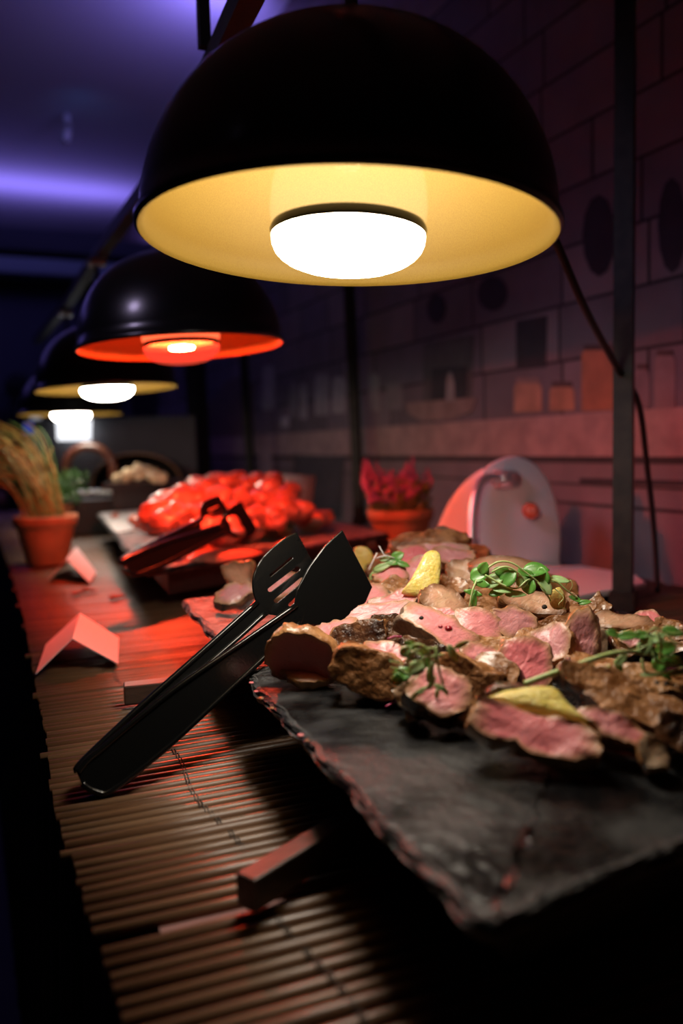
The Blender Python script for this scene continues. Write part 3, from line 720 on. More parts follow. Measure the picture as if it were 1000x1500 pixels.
# ------------------------------------------------------------------ greens
def leaf(px, py, dep, L, Wd, ang, tilt, mt, parent, cup=.18):
    """one cupped leaf: ang = image direction in degrees, tilt = how far it turns up"""
    c = D(px, py, dep); k = dep/FPX; L *= k; Wd *= k
    n0 = (CAM-c).normalized(); up = (Vector((0, 0, 1))-n0*n0.z).normalized(); rt = up.cross(n0)
    x = rt*math.cos(R(ang))+up*math.sin(R(ang)); y = n0.cross(x)
    n = (n0*math.cos(R(tilt))+y*math.sin(R(tilt))).normalized(); y = n.cross(x)
    vs = []; fs = []; NL = 8
    for i in range(NL+1):
        t = i/NL; wd = Wd/2*(math.sin(math.pi*t**.8)**.7 if 0 < t < 1 else .02)
        for j in (-2, -1, 0, 1, 2):
            s = j/2
            q = c+x*((t-.5)*L)+y*(s*wd)+n*(abs(s)*cup*wd*1.4-cup*.6*L*(t-.5)**2*2)
            vs.append(q-n*.0003); 
    for i in range(NL):
        for j in range(4):
            q = i*5+j; fs.append((q, q+5, q+6, q+1))
    o = mesh('leaf', vs, fs, M[mt], parent); 
    s_ = o.modifiers.new('thick', 'SOLIDIFY'); s_.thickness = .0005
    return o
def sprig(label, leaves, stems, dep, cat='herb', r=.0011):
    cx = sum(l[0] for l in leaves)/len(leaves); cy = max(l[1] for l in leaves)
    t = empty('pea_shoot', D(cx, cy, dep), label, cat, 'green shoots on the meat')
    for s in stems:
        mt = s[1] if len(s) > 1 else 'stem'; pts = s[0]; rr = s[2] if len(s) > 2 else r
        n = len(pts)
        ps = smooth_pts([D(x, y, dep-.004-(.004*math.sin(math.pi*i/max(1, n-1)))) for i, (x, y) in enumerate(pts)], 6)
        MB().tube(ps, rr, 6, rads=[rr*(1-.4*i/len(ps)) for i in range(len(ps))]).build('stem', M[mt], t)
    for i, l in enumerate(leaves):
        px, py, L, Wd, ang, tilt = l[:6]; mt = l[6] if len(l) > 6 else ('leaf' if i % 3 else 'leaf2')
        leaf(px, py, dep-.002-.0025*((i*7) % 5)/2, L, Wd, ang, tilt, mt, t)
    return t
dA = depth(P(770, 880, SL+.052))
sprig('biggest bunch of green pea shoots lying on top of the heap below the white disc',
      [(702, 842, 30, 24, 20, 20, 'leaf'), (708, 832, 20, 18, 60, -10, 'leaf'), (706, 855, 12, 26, 80, 20, 'leaf'), (693, 868, 10, 28, 75, 10, 'leaf'), (694, 880, 24, 9, 85, 0, 'leaf'),
       (724, 850, 34, 22, 30, 30, 'leaf2'), (736, 862, 34, 20, -10, 40, 'leaf2'), (745, 846, 30, 24, 50, 20, 'leaf'), (770, 843, 30, 20, 140, 10, 'leaf'),
       (775, 858, 26, 22, 80, 20, 'leaf'), (784, 835, 40, 26, 5, 35, 'leaf'), (794, 845, 32, 22, 100, 10, 'leaf'), (800, 860, 28, 16, -60, 10, 'leaf2'),
       (818, 849, 34, 14, -5, 40, 'leaf2'), (755, 870, 32, 12, 0, 30, 'leaf2'), (735, 838, 26, 18, 160, 0, 'leaf'), (845, 878, 26, 8, -25, 30, 'leaf'), (856, 882, 20, 8, 10, 20, 'leaf'), (728, 868, 26, 12, 10, 20, 'leaf'), (765, 852, 20, 18, 20, 0, 'leaf2')],
      [([(714, 832), (730, 823), (750, 825), (772, 840), (790, 855), (800, 872)],), ([(710, 842), (735, 856), (756, 862), (772, 850), (785, 847)],), ([(698, 850), (692, 865), (688, 885), (687, 899)],),
       ([(800, 848), (815, 852), (830, 865), (845, 876)],), ([(780, 845), (795, 862), (806, 880)],), ([(720, 838), (740, 830), (760, 840), (776, 862)],), ([(812, 862), (825, 875), (818, 886), (830, 893)], 'stem', .0005), ([(828, 858), (835, 850), (838, 858), (832, 868)], 'stem', .0004)], dA)
dB = depth(P(610, 1000, SL+.036))
sprig('curly green pea shoot sprig in the middle of the front row above the dark-crusted slice',
      [(590, 988, 34, 24, 20, 20, 'leaf'), (582, 995, 20, 18, 80, 0, 'leaf'), (594, 954, 22, 16, 40, 10, 'leaf2'), (602, 945, 22, 12, 150, 0, 'leaf'), (611, 976, 30, 20, 30, 20, 'leaf2'), (627, 972, 20, 12, -70, 10, 'leaf'),
       (629, 985, 30, 9, 80, 0, 'leaf2'), (663, 957, 30, 12, -62, 0, 'leaf2'), (620, 955, 22, 8, 10, 0, 'leaf2'), (632, 1000, 24, 8, 60, 0, 'leaf2'), (616, 1012, 30, 7, 30, 10, 'leaf2'), (646, 1008, 26, 7, -30, 10, 'leaf2'),
       (652, 1012, 18, 6, -60, 10, 'leaf2'), (676, 944, 26, 8, 25, 0, 'leaf2'), (608, 1018, 20, 6, 50, 0, 'leaf2'), (640, 1015, 18, 6, 80, 0, 'leaf2')],
      [([(584, 980), (600, 988), (618, 984), (622, 970), (612, 958), (598, 962)],), ([(638, 947), (640, 965), (645, 990), (650, 1004)],), ([(640, 955), (634, 975), (632, 1000), (620, 1010)],), ([(592, 960), (610, 966), (630, 962), (650, 958)],),
       ([(600, 948), (612, 944), (625, 952), (630, 975), (630, 1000)],), ([(570, 968), (590, 972)], 'stem', .0007), ([(572, 978), (590, 980)], 'stem', .0007), ([(596, 970), (604, 956), (618, 950), (636, 950)],), ([(588, 1008), (600, 1000), (612, 990)], 'stem', .0006)], dB)
dC = depth(P(940, 985, SL+.040))
sprig('curly green shoots at the right edge with a long thick stalk reaching left',
      [(985, 925, 34, 16, -10, 20, 'leaf'), (960, 935, 30, 18, 30, 20, 'leaf2'), (945, 945, 34, 22, 70, 10, 'leaf2'), (975, 950, 30, 24, 20, 10, 'leaf'), (990, 968, 34, 14, -20, 10, 'leaf'), (966, 972, 26, 22, 60, 10, 'leaf'),
       (940, 930, 30, 14, 5, 20, 'leaf'), (920, 931, 34, 15, 8, 20, 'leaf'), (898, 928, 22, 12, -20, 20, 'leaf'), (910, 966, 24, 12, 50, 10, 'leaf2'), (906, 975, 20, 10, -60, 10, 'leaf'), (855, 977, 34, 12, 8, 10, 'leaf'), (838, 984, 22, 8, -10, 0, 'leaf2'),
       (885, 1008, 24, 12, 20, 10, 'leaf2'), (880, 988, 30, 5, 65, 0, 'leaf2'), (902, 1004, 20, 10, 0, 20, 'leaf'), (952, 988, 30, 6, 5, 10, 'leaf2'), (990, 985, 26, 8, 10, 10, 'leaf'), (975, 990, 22, 8, -30, 10, 'leaf'), (955, 957, 20, 12, -50, 0, 'leaf')],
      [([(768, 1002), (800, 990), (840, 976), (880, 962), (905, 956), (935, 955), (960, 960)], 'stem', .0023), ([(930, 955), (950, 945), (975, 940), (1000, 944)],), ([(955, 950), (962, 968), (985, 975), (1005, 972)],), ([(940, 965), (946, 985), (975, 985), (1000, 978)],),
       ([(960, 925), (968, 945), (966, 965)],), ([(880, 1006), (884, 990), (892, 975)],), ([(975, 930), (990, 945), (980, 962), (962, 955)], 'stem', .0006), ([(945, 930), (960, 920), (980, 928), (1000, 926)], 'stem', .0008)], dC)
dE = depth(P(570, 835, SL+.055))
sprig('small green sprig with white stems between the tong blade and the upright orange segment',
      [(582, 815, 22, 16, 30, 10, 'leaf'), (575, 822, 26, 14, -10, 20, 'leaf'), (560, 830, 30, 10, 20, 10, 'leaf2'), (550, 840, 26, 10, 40, 10, 'leaf2'), (590, 826, 22, 9, -20, 10, 'leaf'), (556, 836, 22, 12, -15, 10, 'leaf'), (565, 818, 20, 8, 15, 10, 'leaf2')],
      [([(540, 835), (548, 818), (552, 810)], 'ceramic', .0012), ([(550, 818), (565, 814), (578, 818)], 'ceramic', .001), ([(548, 840), (562, 834), (580, 822)],), ([(555, 800), (562, 812), (570, 820)], 'ceramic', .0008)], dE)
# pomegranate seeds, peppercorns and purple stems
def lump(name, px, py, z, r, mt, label, cat, group=None, base=SL, sq=.8, parent=None, seed=0, amp=.15):
    p = P(px, py, base+z/1000); rr = r*depth(p)/FPX
    bm = bmesh.new(); bmesh.ops.create_icosphere(bm, subdivisions=2 if r < 9 else 3, radius=1)
    vs = []
    for v in bm.verts:
        q = v.co*(1+amp*noise.noise(v.co*1.4+Vector((seed*3.3, px*.1, py*.1)))+amp*.5*noise.noise(v.co*3.4+Vector((px*.1, seed, 0))))
        vs.append(p+Vector((q.x*rr, q.y*rr, q.z*rr*sq)))
    fs = [tuple(v.index for v in f.verts) for f in bm.faces]; bm.free()
    o = mesh(name, vs, fs, M[mt], parent)
    if label: tag(o, label, cat, group)
    return o
M['pom'] = mat('pomegranate_seed', (.35, .01, .03), .12, coat=.6)
M['pepper'] = mat('peppercorn', (.02, .015, .012), .6, bump=.8, bscale=500)
lump('pomegranate_seed', 657, 921, 54, 6, 'pom', 'dark red pomegranate seed on the large pale pink slice', 'seed')
lump('pomegranate_seed', 645, 918, 53, 3.6, 'pom', 'smaller dark red seed left of the other on the pale pink slice', 'seed')
for px, py, z, r, l in [(617, 905, 54, 3.6, 'black peppercorn on the upper end of the large pale pink slice'), (797, 889, 52, 4.4, 'black peppercorn on the speckled brown slab'),
                        (962, 1000, 42, 4, 'left black peppercorn on the brown peppered fillet'), (975, 1002, 42, 4, 'right black peppercorn on the brown peppered fillet')]:
    lump('peppercorn', px, py, z, r, 'pepper', l, 'peppercorn')
for pts, z, l in [([(565, 1035), (575, 1030), (582, 1024)], .004, 'purple micro herb stem on the bare slate below the sprig'), ([(568, 936), (578, 932), (588, 933)], .045, 'purple micro leaf on the almost black chunk')]:
    o = MB().tube([P(x, y, SL+z) for x, y in pts], .0009, 6).build('herb_stem', M['purple']); tag(o, l, 'herb')
for i, (px, py, r) in enumerate([(412, 1048, 5), (405, 1038, 4), (428, 1062, 4), (470, 1102, 5), (480, 1110, 4), (398, 1025, 4)]):
    lump('meat_crumb', px-30, py-25, 1.5, r, 'rose' if i % 2 else 'crust', 'reddish crumb by the left edge of the near slate board', 'crumb', 'crumbs along the slate edge', sq=.4)

# ------------------------------------------------------------------ serving tongs
def tongs(A, d0, d1, sep, label, seed=0):
    """A maps the outline pixels, d0/d1 the depth at the handle and at the head, sep the gap between the arms"""
    h0, h1 = Vector((140, 1145)), Vector((488, 845)); ax = (h1-h0); L = ax.length; ax /= L
    def dep(p, back):
        s = (Vector(p)-h0).dot(ax)/L
        return 1/((1-s)/d0+s/d1)+(sep*(.35+.65*s) if back else 0)
    def to3(p, back=False, lift=0):
        q = A(p); return D(q[0], q[1], dep(p, back)-lift)
    t = empty('serving_tongs', to3((140, 1145)), label, 'tongs', 'black serving tongs')
    def plate(name, outer, holes, back, th, par):
        cu = bpy.data.curves.new(name, 'CURVE'); cu.dimensions = '2D'; cu.fill_mode = 'BOTH'; cu.extrude = 1.2; cu.bevel_depth = .9; cu.bevel_resolution = 2
        for lp in [outer]+holes:
            sp = cu.splines.new('POLY'); sp.points.add(len(lp)-1)
            for i, (x, y) in enumerate(lp): sp.points[i].co = (x, -y, 0, 1)
            sp.use_cyclic_u = True
        ob = bpy.data.objects.new(name, cu); COL.objects.link(ob)
        dg = bpy.context.evaluated_depsgraph_get(); me = bpy.data.meshes.new_from_object(ob.evaluated_get(dg))
        bpy.data.objects.remove(ob)
        vs = [to3((v.co.x, -v.co.y), back, v.co.z*th/2.1) for v in me.vertices]
        fs = [tuple(p.vertices) for p in me.polygons]
        bpy.data.meshes.remove(me)
        return mesh(name, vs, fs, M['plastic'], par, smooth=False)
    def rib(name, pts, back, r, par, lift=.003):
        return MB().tube(smooth_pts([to3(p, back, lift) for p in pts], 5), r, 8).build(name, M['plastic'], par)
    K = d0/.65
    front = [(113, 1131), (122, 1119), (150, 1096), (200, 1054), (264, 1004), (350, 945), (433, 888), (447, 895), (440, 915), (400, 954), (311, 1037), (240, 1101), (190, 1146), (165, 1160), (140, 1164), (122, 1152)]
    blade = [(431, 890), (433, 875), (436, 864), (447, 843), (455, 829), (476, 801), (501, 778), (544, 860), (535, 881), (518, 900), (501, 910), (476, 915), (451, 914), (437, 916)]
    back = [(113, 1131), (119, 1117), (140, 1096), (200, 1040), (290, 960), (377, 882), (396, 897), (350, 935), (287, 990), (200, 1065), (128, 1132)]
    head = [(377, 884), (372, 868), (371, 850), (376, 833), (385, 818), (400, 803), (418, 789), (434, 781), (446, 803), (458, 825), (466, 850), (455, 880), (430, 893), (410, 902), (392, 899)]
    def slot(a, b, wd):
        a, b = Vector(a), Vector(b); u = (b-a).normalized(); n = Vector((-u.y, u.x))*wd/2; out = []
        for c, s in ((a, 1), (b, -1)):
            for k in range(5):
                th = math.pi/2+math.pi*k/4; out.append(tuple(c+u*s*math.cos(th)*wd/2+n.normalized()*s*math.sin(th)*wd/2))
        return out
    slots = [slot((396, 843), (427, 817), 4.5), slot((395, 864), (436, 833), 8), slot((404, 880), (442, 849), 8), slot((424, 886), (444, 868), 6)]
    teeth = [slot((436+i*2.5, 792+i*4.6), (440+i*2.5, 790+i*4.6), 1.8) for i in range(8)]
    ar = plate('arm', back, [], True, .003*K, t)
    rib('edge_rib', [(114, 1130), (120, 1116), (200, 1040), (290, 960), (377, 882)], True, .0027*K, ar)
    rib('edge_rib', [(130, 1130), (200, 1063), (287, 988), (350, 934), (388, 899)], True, .0022*K, ar)
    hd = plate('slotted_head', head, slots+teeth, True, .0026*K, t)
    rib('head_rim', head[:8], True, .0013*K, hd, .001)
    fa = plate('arm', front, [], False, .003*K, t)
    rib('edge_rib', [(114, 1132), (128, 1114), (150, 1096), (200, 1054), (264, 1004), (350, 945), (434, 887)], False, .0027*K, fa)
    rib('edge_rib', [(120, 1148), (140, 1160), (165, 1157), (240, 1099), (311, 1034), (400, 951), (440, 913)], False, .0024*K, fa)
    bl = plate('solid_blade', blade, [], False, .0026*K, t)
    rib('blade_rim', [(433, 875), (436, 864), (447, 843), (455, 829), (476, 801), (501, 778)], False, .0012*K, bl, .001)
    # bend that joins both arms at the handle end
    e = [(113, 1131), (119, 1117), (140, 1098), (158, 1100), (150, 1130), (165, 1160), (140, 1164), (122, 1152)]
    f = [to3(p, False) for p in e]; g = [to3(p, True) for p in e]
    n = len(e); MB().add(f+g, [tuple(range(n)), tuple(reversed(range(n, 2*n)))]+[(i, i+n, (i+1) % n+n, (i+1) % n) for i in range(n)]).build('handle_bend', M['plastic'], t, False)
    return t
tongs(lambda p: p, .655, .800, .038, 'black plastic tongs with one slotted head, leaning from the mat onto the near slate board')
# affine map of the first pair's outline onto the second pair
def aff(p):
    x, y = p
    ux, uy = (x-113)/321., (y-1131)/-350.
    # basis: handle, head top, blade corner
    B0 = (178, 824); B1 = (322, 728); B2 = (376, 774)
    s1 = Vector((321, -350)); s2 = Vector((431, -271)); d = Vector((x-113, y-1131))
    det = s1.x*s2.y-s1.y*s2.x; a = (d.x*s2.y-d.y*s2.x)/det; b = (s1.x*d.y-s1.y*d.x)/det
    return (B0[0]+a*(B1[0]-B0[0])+b*(B2[0]-B0[0]), B0[1]+a*(B1[1]-B0[1])+b*(B2[1]-B0[1]))
tongs(aff, 1.28, 1.50, .06, 'second pair of black tongs, red lit, lying across the board with the red chicken')

# ------------------------------------------------------------------ tent cards and crumbs
def card(rf, rn, bn_r, bf_r, bn_l, bf_l, hr, label, size=.0008):
    RF, RN = P(*rf, hr), P(*rn, hr); g = .0012
    BNR, BFR, BNL, BFL = [P(*q, g) for q in (bn_r, bf_r, bn_l, bf_l)]
    t = empty('tent_card', (RN+BNR+BNL)/3, label, 'card', 'folded cards on the mat'); t.location.z = TOP
    for nm, q in (('panel', [RF, RN, BNR, BFR]), ('panel', [RN, RF, BFL, BNL])):
        n = (q[1]-q[0]).cross(q[2]-q[1]).normalized()
        if n.z < 0: n = -n
        MB().prism(q, -n*size).build(nm, M['paper'], t, False)
card((117, 898), (106, 935), (173, 972), (174, 934), (52, 987), (67, 944), .040, 'folded pale pink tent card standing on the mat left of the tongs')
card((112, 800), (97, 818), (131, 853), (141, 838), (70, 850), (84, 835), .045, 'smaller red-lit tent card in front of the dried grass pot')
M['crumb'] = mat('dark_crumb', (.16, .06, .03), .8, bump=.6)
for i, (px, py, r) in enumerate([(112, 868, 9), (126, 864, 8), (137, 864, 7), (168, 874, 9), (178, 872, 6)]):
    lump('food_crumb', px, py, 3, r, 'crumb', 'brown food crumb on the mat behind the near tent card', 'crumb', 'crumbs on the mat', base=0, sq=.35)

# ------------------------------------------------------------------ pots
def pot(px, dep_, rad, hgt, label, cat='potted plant', name='potted_plant', base=0):
    # foot of the pot on the mat at that depth
    r_ = ray(px, 700); b = CAM+r_*dep_; b = Vector((b.x, b.y, TOP+base))
    t = empty(name, b, label, cat)
    pr_ = [(rad*.62, 0), (rad*.66, .002), (rad*.9, hgt*.76), (rad*.92, hgt*.78), (rad*.99, hgt*.78), (rad*1.02, hgt*.98), (rad, hgt), (rad*.92, hgt), (rad*.88, hgt*.9)]
    MB().lathe(pr_, b, 48).add([b+Vector((rad*.62*math.cos(k*.2618), rad*.62*math.sin(k*.2618), .0)) for k in range(24)], [tuple(reversed(range(24)))]).build('pot', M['terra'], t)
    MB().lathe([(.0005, hgt*.92), (rad*.9, hgt*.9)], b, 32).build('soil', M['soil'], t)
    return t, b+Vector((0, 0, hgt*.9))
t, b = pot(63, 1.98, .074, .118, 'terracotta pot of dry yellow grass at the left table edge, red lit')
rg = random.Random(4); mb = MB(); mb2 = MB()
for i in range(85):
    a = rg.uniform(0, 6.28); rr = .05*math.sqrt(rg.random()); p0 = b+Vector((rr*math.cos(a), rr*math.sin(a), 0))
    lean = R0*rg.gauss(-.10, .03)+FW*rg.uniform(-.03, .03); h = rg.uniform(.12, .26)
    pts = [p0, p0+lean*.25+Vector((0, 0, h*.45)), p0+lean*.65+Vector((0, 0, h*.8)), p0+lean*1.25+Vector((0, 0, h*.95))]
    (mb if i % 4 else mb2).tube(smooth_pts(pts, 3), .0016, 4)
o = mb.build('grass_stalks', M['straw'], t); o['kind'] = 'stuff'
o = mb2.build('green_stalks', M['herb'], t); o['kind'] = 'stuff'
# heather
t, b = pot(585, 1.90, .076, .118, 'terracotta pot of pink heather behind the meat, between the posts')
fm = MB()
for i in range(24):
    a = rg.uniform(0, 6.28); rr = .06*math.sqrt(rg.random()); p0 = b+Vector((rr*math.cos(a), rr*math.sin(a), 0))
    tip = p0+R0*rg.uniform(-.07, .05)+FW*rg.uniform(-.04, .04)+Vector((0, 0, rg.uniform(.07, .135)))
    mb = MB()
    for k in range(30):
        s = k/29; c = p0.lerp(tip, .48+.52*s)+Vector((rg.uniform(-1, 1), rg.uniform(-1, 1), 0))*.016*(1.1-s)
        rad = rg.uniform(.004, .009)*(1.3-s)
        mb.lathe([(.0003, -rad), (rad*.7, -rad*.2), (rad*.6, rad*.5), (.0003, rad)], c, 5, (rg.uniform(-1, 1), rg.uniform(-1, 1), .8))
    mb.build('flower_spike', M['heath'], t)
    fm.tube([p0, p0.lerp(tip, .5)], .0015, 4)
for i in range(420):
    a = rg.uniform(0, 6.28); rr = .075*math.sqrt(rg.random()); c = b+Vector((rr*math.cos(a), rr*math.sin(a), rg.uniform(0, .075)))
    v = Vector((rg.gauss(0, 1), rg.gauss(0, 1), abs(rg.gauss(0, 1)))).normalized()*.02
    fm.tube([c, c+v], .0022, 4, rads=[.0026, .0006])
o = fm.build('foliage', M['heath2'], t); o['kind'] = 'stuff'
# far herb pot
t, b = pot(80, 2.66, .058, .10, 'small terracotta pot of green herbs behind the dried grass', base=.0)
mb = MB()
for i in range(420):
    a = rg.uniform(0, 6.28); rr = .095*math.sqrt(rg.random()); c = b+Vector((rr*math.cos(a), rr*math.sin(a), rg.uniform(.02, .11)))
    v = Vector((rg.gauss(0, 1), rg.gauss(0, 1), rg.gauss(.5, 1))).normalized()*.022; n = v.orthogonal().normalized()*.008
    mb.add([c, c+v*.5+n, c+v, c+v*.5-n], [(0, 1, 2, 3)])
o = mb.build('foliage', M['herb'], t); o['kind'] = 'stuff'

# ------------------------------------------------------------------ white slicer
def slicer():
    d = 1.60; c0 = D(752, 760, d); base = Vector((c0.x, c0.y, TOP))
    t = empty('food_slicer', base, 'white enamel slicer with upright oval body, chrome handle and round badge by the wall', 'slicer')
    def oval(pix, dd, th, name, mt, par=t, sm=7, dome=.004):
        pts = smooth_pts([D(x, y, dd(x, y)) for x, y in pix+[pix[0]]], sm)[:-1]; n = len(pts)
        c = sum(pts, Vector())/n; nn = (CAM-c); nn.z = 0; nn.normalize(); vs = []; fs = []
        for r_, hh in ((.0, -1), (.985, -1), (1, -.85), (1, .7), (.985, .9), (.95, 1), (.6, 1.05), (0, 1.07)):
            for p in pts: vs.append(c+(p-c)*r_+nn*hh*th/2)
        for j in range(7):
            for i in range(n): fs.append((j*n+i, j*n+(i+1) % n, (j+1)*n+(i+1) % n, (j+1)*n+i))
        o = mesh(name, vs, fs, M[mt], par); return o
    dd = lambda x, y: d+(x-752)*.0006
    body = oval([(700, 700), (716, 681), (740, 670), (762, 670), (785, 682), (803, 706), (815, 740), (820, 780), (819, 815), (817, 832), (780, 833), (720, 834), (690, 832), (686, 800), (688, 750), (692, 720)], dd, .035, 'disc_body', 'enamel')
    oval([(634, 800), (640, 775), (655, 740), (675, 712), (698, 692), (712, 692), (712, 760), (712, 825), (680, 829), (636, 829)], lambda x, y: 1.72+(712-x)*.0005, .02, 'side_guard', 'enamel')
    # handle: horizontal hub, bend, shaft down
    MB().tube([D(752, 702, d-.02), D(728, 702, d-.05)], .0175, 20).build('hub', M['chrome'], t)
    MB().tube(smooth_pts([D(735, 702, d-.05), D(716, 700, d-.06), D(704, 706, d-.07), D(696, 725, d-.08), D(691, 760, d-.09), D(690, 800, d-.10)], 6), .0085, 14).build('handle', M['chrome'], t)
    MB().tube([D(690, 790, d-.10), D(690, 812, d-.10)], .014, 14).build('handle_grip', M['chrome'], t)
    # round badge
    c = D(777, 748, d-.024); nn = (CAM-c).normalized()
    bd = MB().lathe([(.0001, .002), (.0145, .002), (.016, .001), (.016, -.004)], c, 40, nn).build('badge', M['badge'], t)
    MB().lathe([(.0118, .0010), (.0120, .0034), (.0138, .0034), (.0140, .0010)], c, 40, nn).build('badge_ring', mat('dark_red_print', (.30, .05, .03), .4), bd, loc=base)
    up = (Vector((0, 0, 1))-nn*nn.z).normalized(); rt = up.cross(nn)
    w = [(-.008, .006), (-.0045, -.006), (0, .003), (.0045, -.006), (.008, .006)]
    MB().tube([c+rt*x+up*y+nn*.0035 for x, y in w], .0014, 6).build('badge_letter', M['badge2'], bd, loc=base)
    # base plate to the right
    a = [P(700, 880, .024), P(845, 873, .024), P(946, 853, .024), P(932, 842, .024), P(850, 828, .024), P(720, 832, .024)]
    bev(MB().prism(a, (0, 0, -.010)).build('base_plate', M['enamel'], t, False), .002)
    for x, y in ((720, 872), (836, 872), (926, 856), (845, 848)):
        q = P(x, y, .014); q = q+(Vector((c.x, c.y, q.z))-q)*.06
        MB().lathe([(.010, -.0142), (.012, -.013), (.012, 0)], q, 16).build('foot', M['fat'], t)
slicer()

# ------------------------------------------------------------------ red chicken heap
rc = random.Random(11)
cz = nb+e3*.47+e4*.30
def rblob(c, r, name, mt, label, cat, group, st=(1, 1, 1), amp=.28, seed=0, parent=None):
    bm = bmesh.new(); bmesh.ops.create_icosphere(bm, subdivisions=3, radius=1); vs = []
    off = Vector((seed*2.3, seed*.7, 0)); rot = Matrix.Rotation(rc.uniform(0, 6.28), 3, 'Z') @ Matrix.Rotation(rc.uniform(-.4, .4), 3, 'X')
    for v in bm.verts:
        q = v.co*(1+amp*noise.noise(v.co*1.3+off)+amp*.5*noise.noise(v.co*3.1+off))
        q = rot @ Vector((q.x*st[0], q.y*st[1], q.z*st[2])); vs.append(c+q*r)
    fs = [tuple(v.index for v in f.verts) for f in bm.faces]; bm.free()
    o = mesh(name, vs, fs, M[mt], parent)
    if label: tag(o, label, cat, group)
    return o
heap = []
def hp(px, py, d, r, lab=None, mt='red_meat', st=(1.3, .9, .8)):
    heap.append((D(px, py, d), r, lab, mt, st))
G = 'pieces of red chicken in the heap'
top_ = [(300, 716, 1.80), (330, 712, 1.85), (362, 712, 1.87), (395, 716, 1.85), (270, 722, 1.82), (245, 733, 1.78), (420, 730, 1.82), (345, 704, 1.95), (375, 706, 1.97), (318, 708, 1.93), (288, 712, 1.93),
        (262, 736, 1.68), (290, 735, 1.70), (318, 730, 1.70), (350, 732, 1.72), (382, 734, 1.74), (410, 744, 1.73), (435, 748, 1.76), (232, 752, 1.62), (260, 756, 1.58), (288, 755, 1.60), (316, 752, 1.60), (345, 752, 1.62), (375, 756, 1.64), (403, 760, 1.64),
        (240, 738, 1.85), (300, 775, 1.50), (330, 778, 1.50), (360, 778, 1.54), (255, 745, 1.72), (400, 705, 2.0), (240, 765, 1.56), (425, 720, 1.92)]
ORD = ['first', 'second', 'third', 'fourth', 'fifth', 'sixth', 'seventh', 'eighth', 'ninth', 'tenth', 'eleventh', 'twelfth']
rows = {}
for x, y, d in top_:
    rows.setdefault('back' if d >= 1.91 else 'upper' if d >= 1.765 else 'middle' if d >= 1.66 else 'front', []).append(x)
for v in rows.values(): v.sort()
for i, (x, y, d) in enumerate(top_):
    rw = 'back' if d >= 1.91 else 'upper' if d >= 1.765 else 'middle' if d >= 1.66 else 'front'
    c = D(x, y, d); c.z = max(c.z, TOP+S2+.02)
    rblob(c, rc.uniform(.026, .034), 'chicken_piece', 'red_meat', 'red chicken piece in the %s row of the red heap, %s from the left' % (rw, ORD[rows[rw].index(x)]), 'meat', G, (1.3, .95, .85), seed=i)
for k in range(26):          # lower layers of the heap
    a = rc.uniform(0, 6.28); rr = math.sqrt(rc.random()); c = Vector((cz.x, cz.y, 0))+Vector((math.cos(a)*.19*rr, math.sin(a)*.24*rr, TOP+S2+.022+.055*(1-rr)*rc.random()))
    rblob(c, .032, 'chicken_piece', 'red_meat', 'red chicken piece buried low inside the heap under the red lamp', 'meat', 'buried pieces of red chicken', (1.3, .95, .8), seed=k+50)
for x, y, r, l, mt in [(206, 763, .026, 'lone red chicken piece at the left of the heap on the white-lit board', 'red_meat'), (228, 770, .03, 'red chicken piece beside the lone one at the left of the heap', 'red_meat'),
                       (452, 760, .024, 'red chicken piece at the right of the heap, left one of the outer pair', 'red_meat'), (474, 757, .024, 'red chicken piece farthest right on the red-lit board', 'red_meat'), (168, 755, .010, 'tiny red scrap near the white-lit board corner', 'red_meat'),
                       (388, 779, .024, 'dark green-grey lump at the right front of the red heap, left one', 'veg'), (412, 775, .024, 'dark green-grey lump at the right front of the red heap, right one', 'veg')]:
    c = P(x, y, S2+r*.7); rblob(c, r, 'chicken_piece' if mt == 'red_meat' else 'vegetable_piece', mt, l, 'meat' if mt == 'red_meat' else 'vegetable', None, (1.2, 1, .75), seed=x)
for x, y, w1, l in [(330, 812, .10, 'flat red strip of food along the front of the red-lit board'), (290, 800, .06, 'short red strip of food by the tongs on the red-lit board'), (425, 795, .05, 'small red scrap at the front right of the red-lit board')]:
    c = P(x, y, S2+.006); o = rblob(c, w1*.5, 'food_strip', 'red_meat', l, 'meat', None, (1.5, .5, .16), seed=x)
# grey card leaning at the wall behind
a, b_, c_, d_ = D(388, 693, 2.5), D(462, 697, 2.5), D(455, 752, 2.45), D(392, 752, 2.45)
o = MB().prism([a, b_, c_, d_], FW*.004).build('menu_card', mat('grey_card', (.42, .36, .36), .6)); 
tag(o, 'grey card standing behind the right side of the red chicken heap', 'card')
sf = .0

# ------------------------------------------------------------------ far end: plates, tray, lid, arch, lit panel
def plate_at(px, py, h, rad, label):
    c = P(px, py, h)
    o = MB().lathe([(.0005, 0), (rad*.6, 0), (rad, .012), (rad*.99, .015), (rad*.6, .004), (.0005, .003)], c, 40).build('plate', M['ceramic']); return tag(o, label, 'plate')
st = empty('serving_stand', P(170, 745, .0), 'dark serving stand behind the white-lit board carrying white plates', 'stand')
q = P(118, 728, .115); 
MB().box((q.x-.065, q.y-.14, TOP), (q.x+.20, q.y+.05, TOP+.110)).build('body', M['riser'], st, False)
plate_at(122, 725, .1115, .10, 'white plate under the dark arched handle')
plate_at(165, 725, .1115, .07, 'white plate right of the dark arched handle')
M['arch'] = mat('dark_red_wood', (.09, .025, .015), .35, col2=(.05, .015, .01), nscale=30, coat=.3)
c = P(133, 727, .1115); c.z = D(133, 690, depth(c)).z; mb = MB()
pts = [c+R0*(.085*math.cos(t))+Vector((0, 0, 1))*(.085*math.sin(t)-.0) for t in [R(-8+196*i/20) for i in range(21)]]
zb = TOP+.1115+.018
pts = [Vector((pts[0].x, pts[0].y, zb))]+pts+[Vector((pts[-1].x, pts[-1].y, zb))]
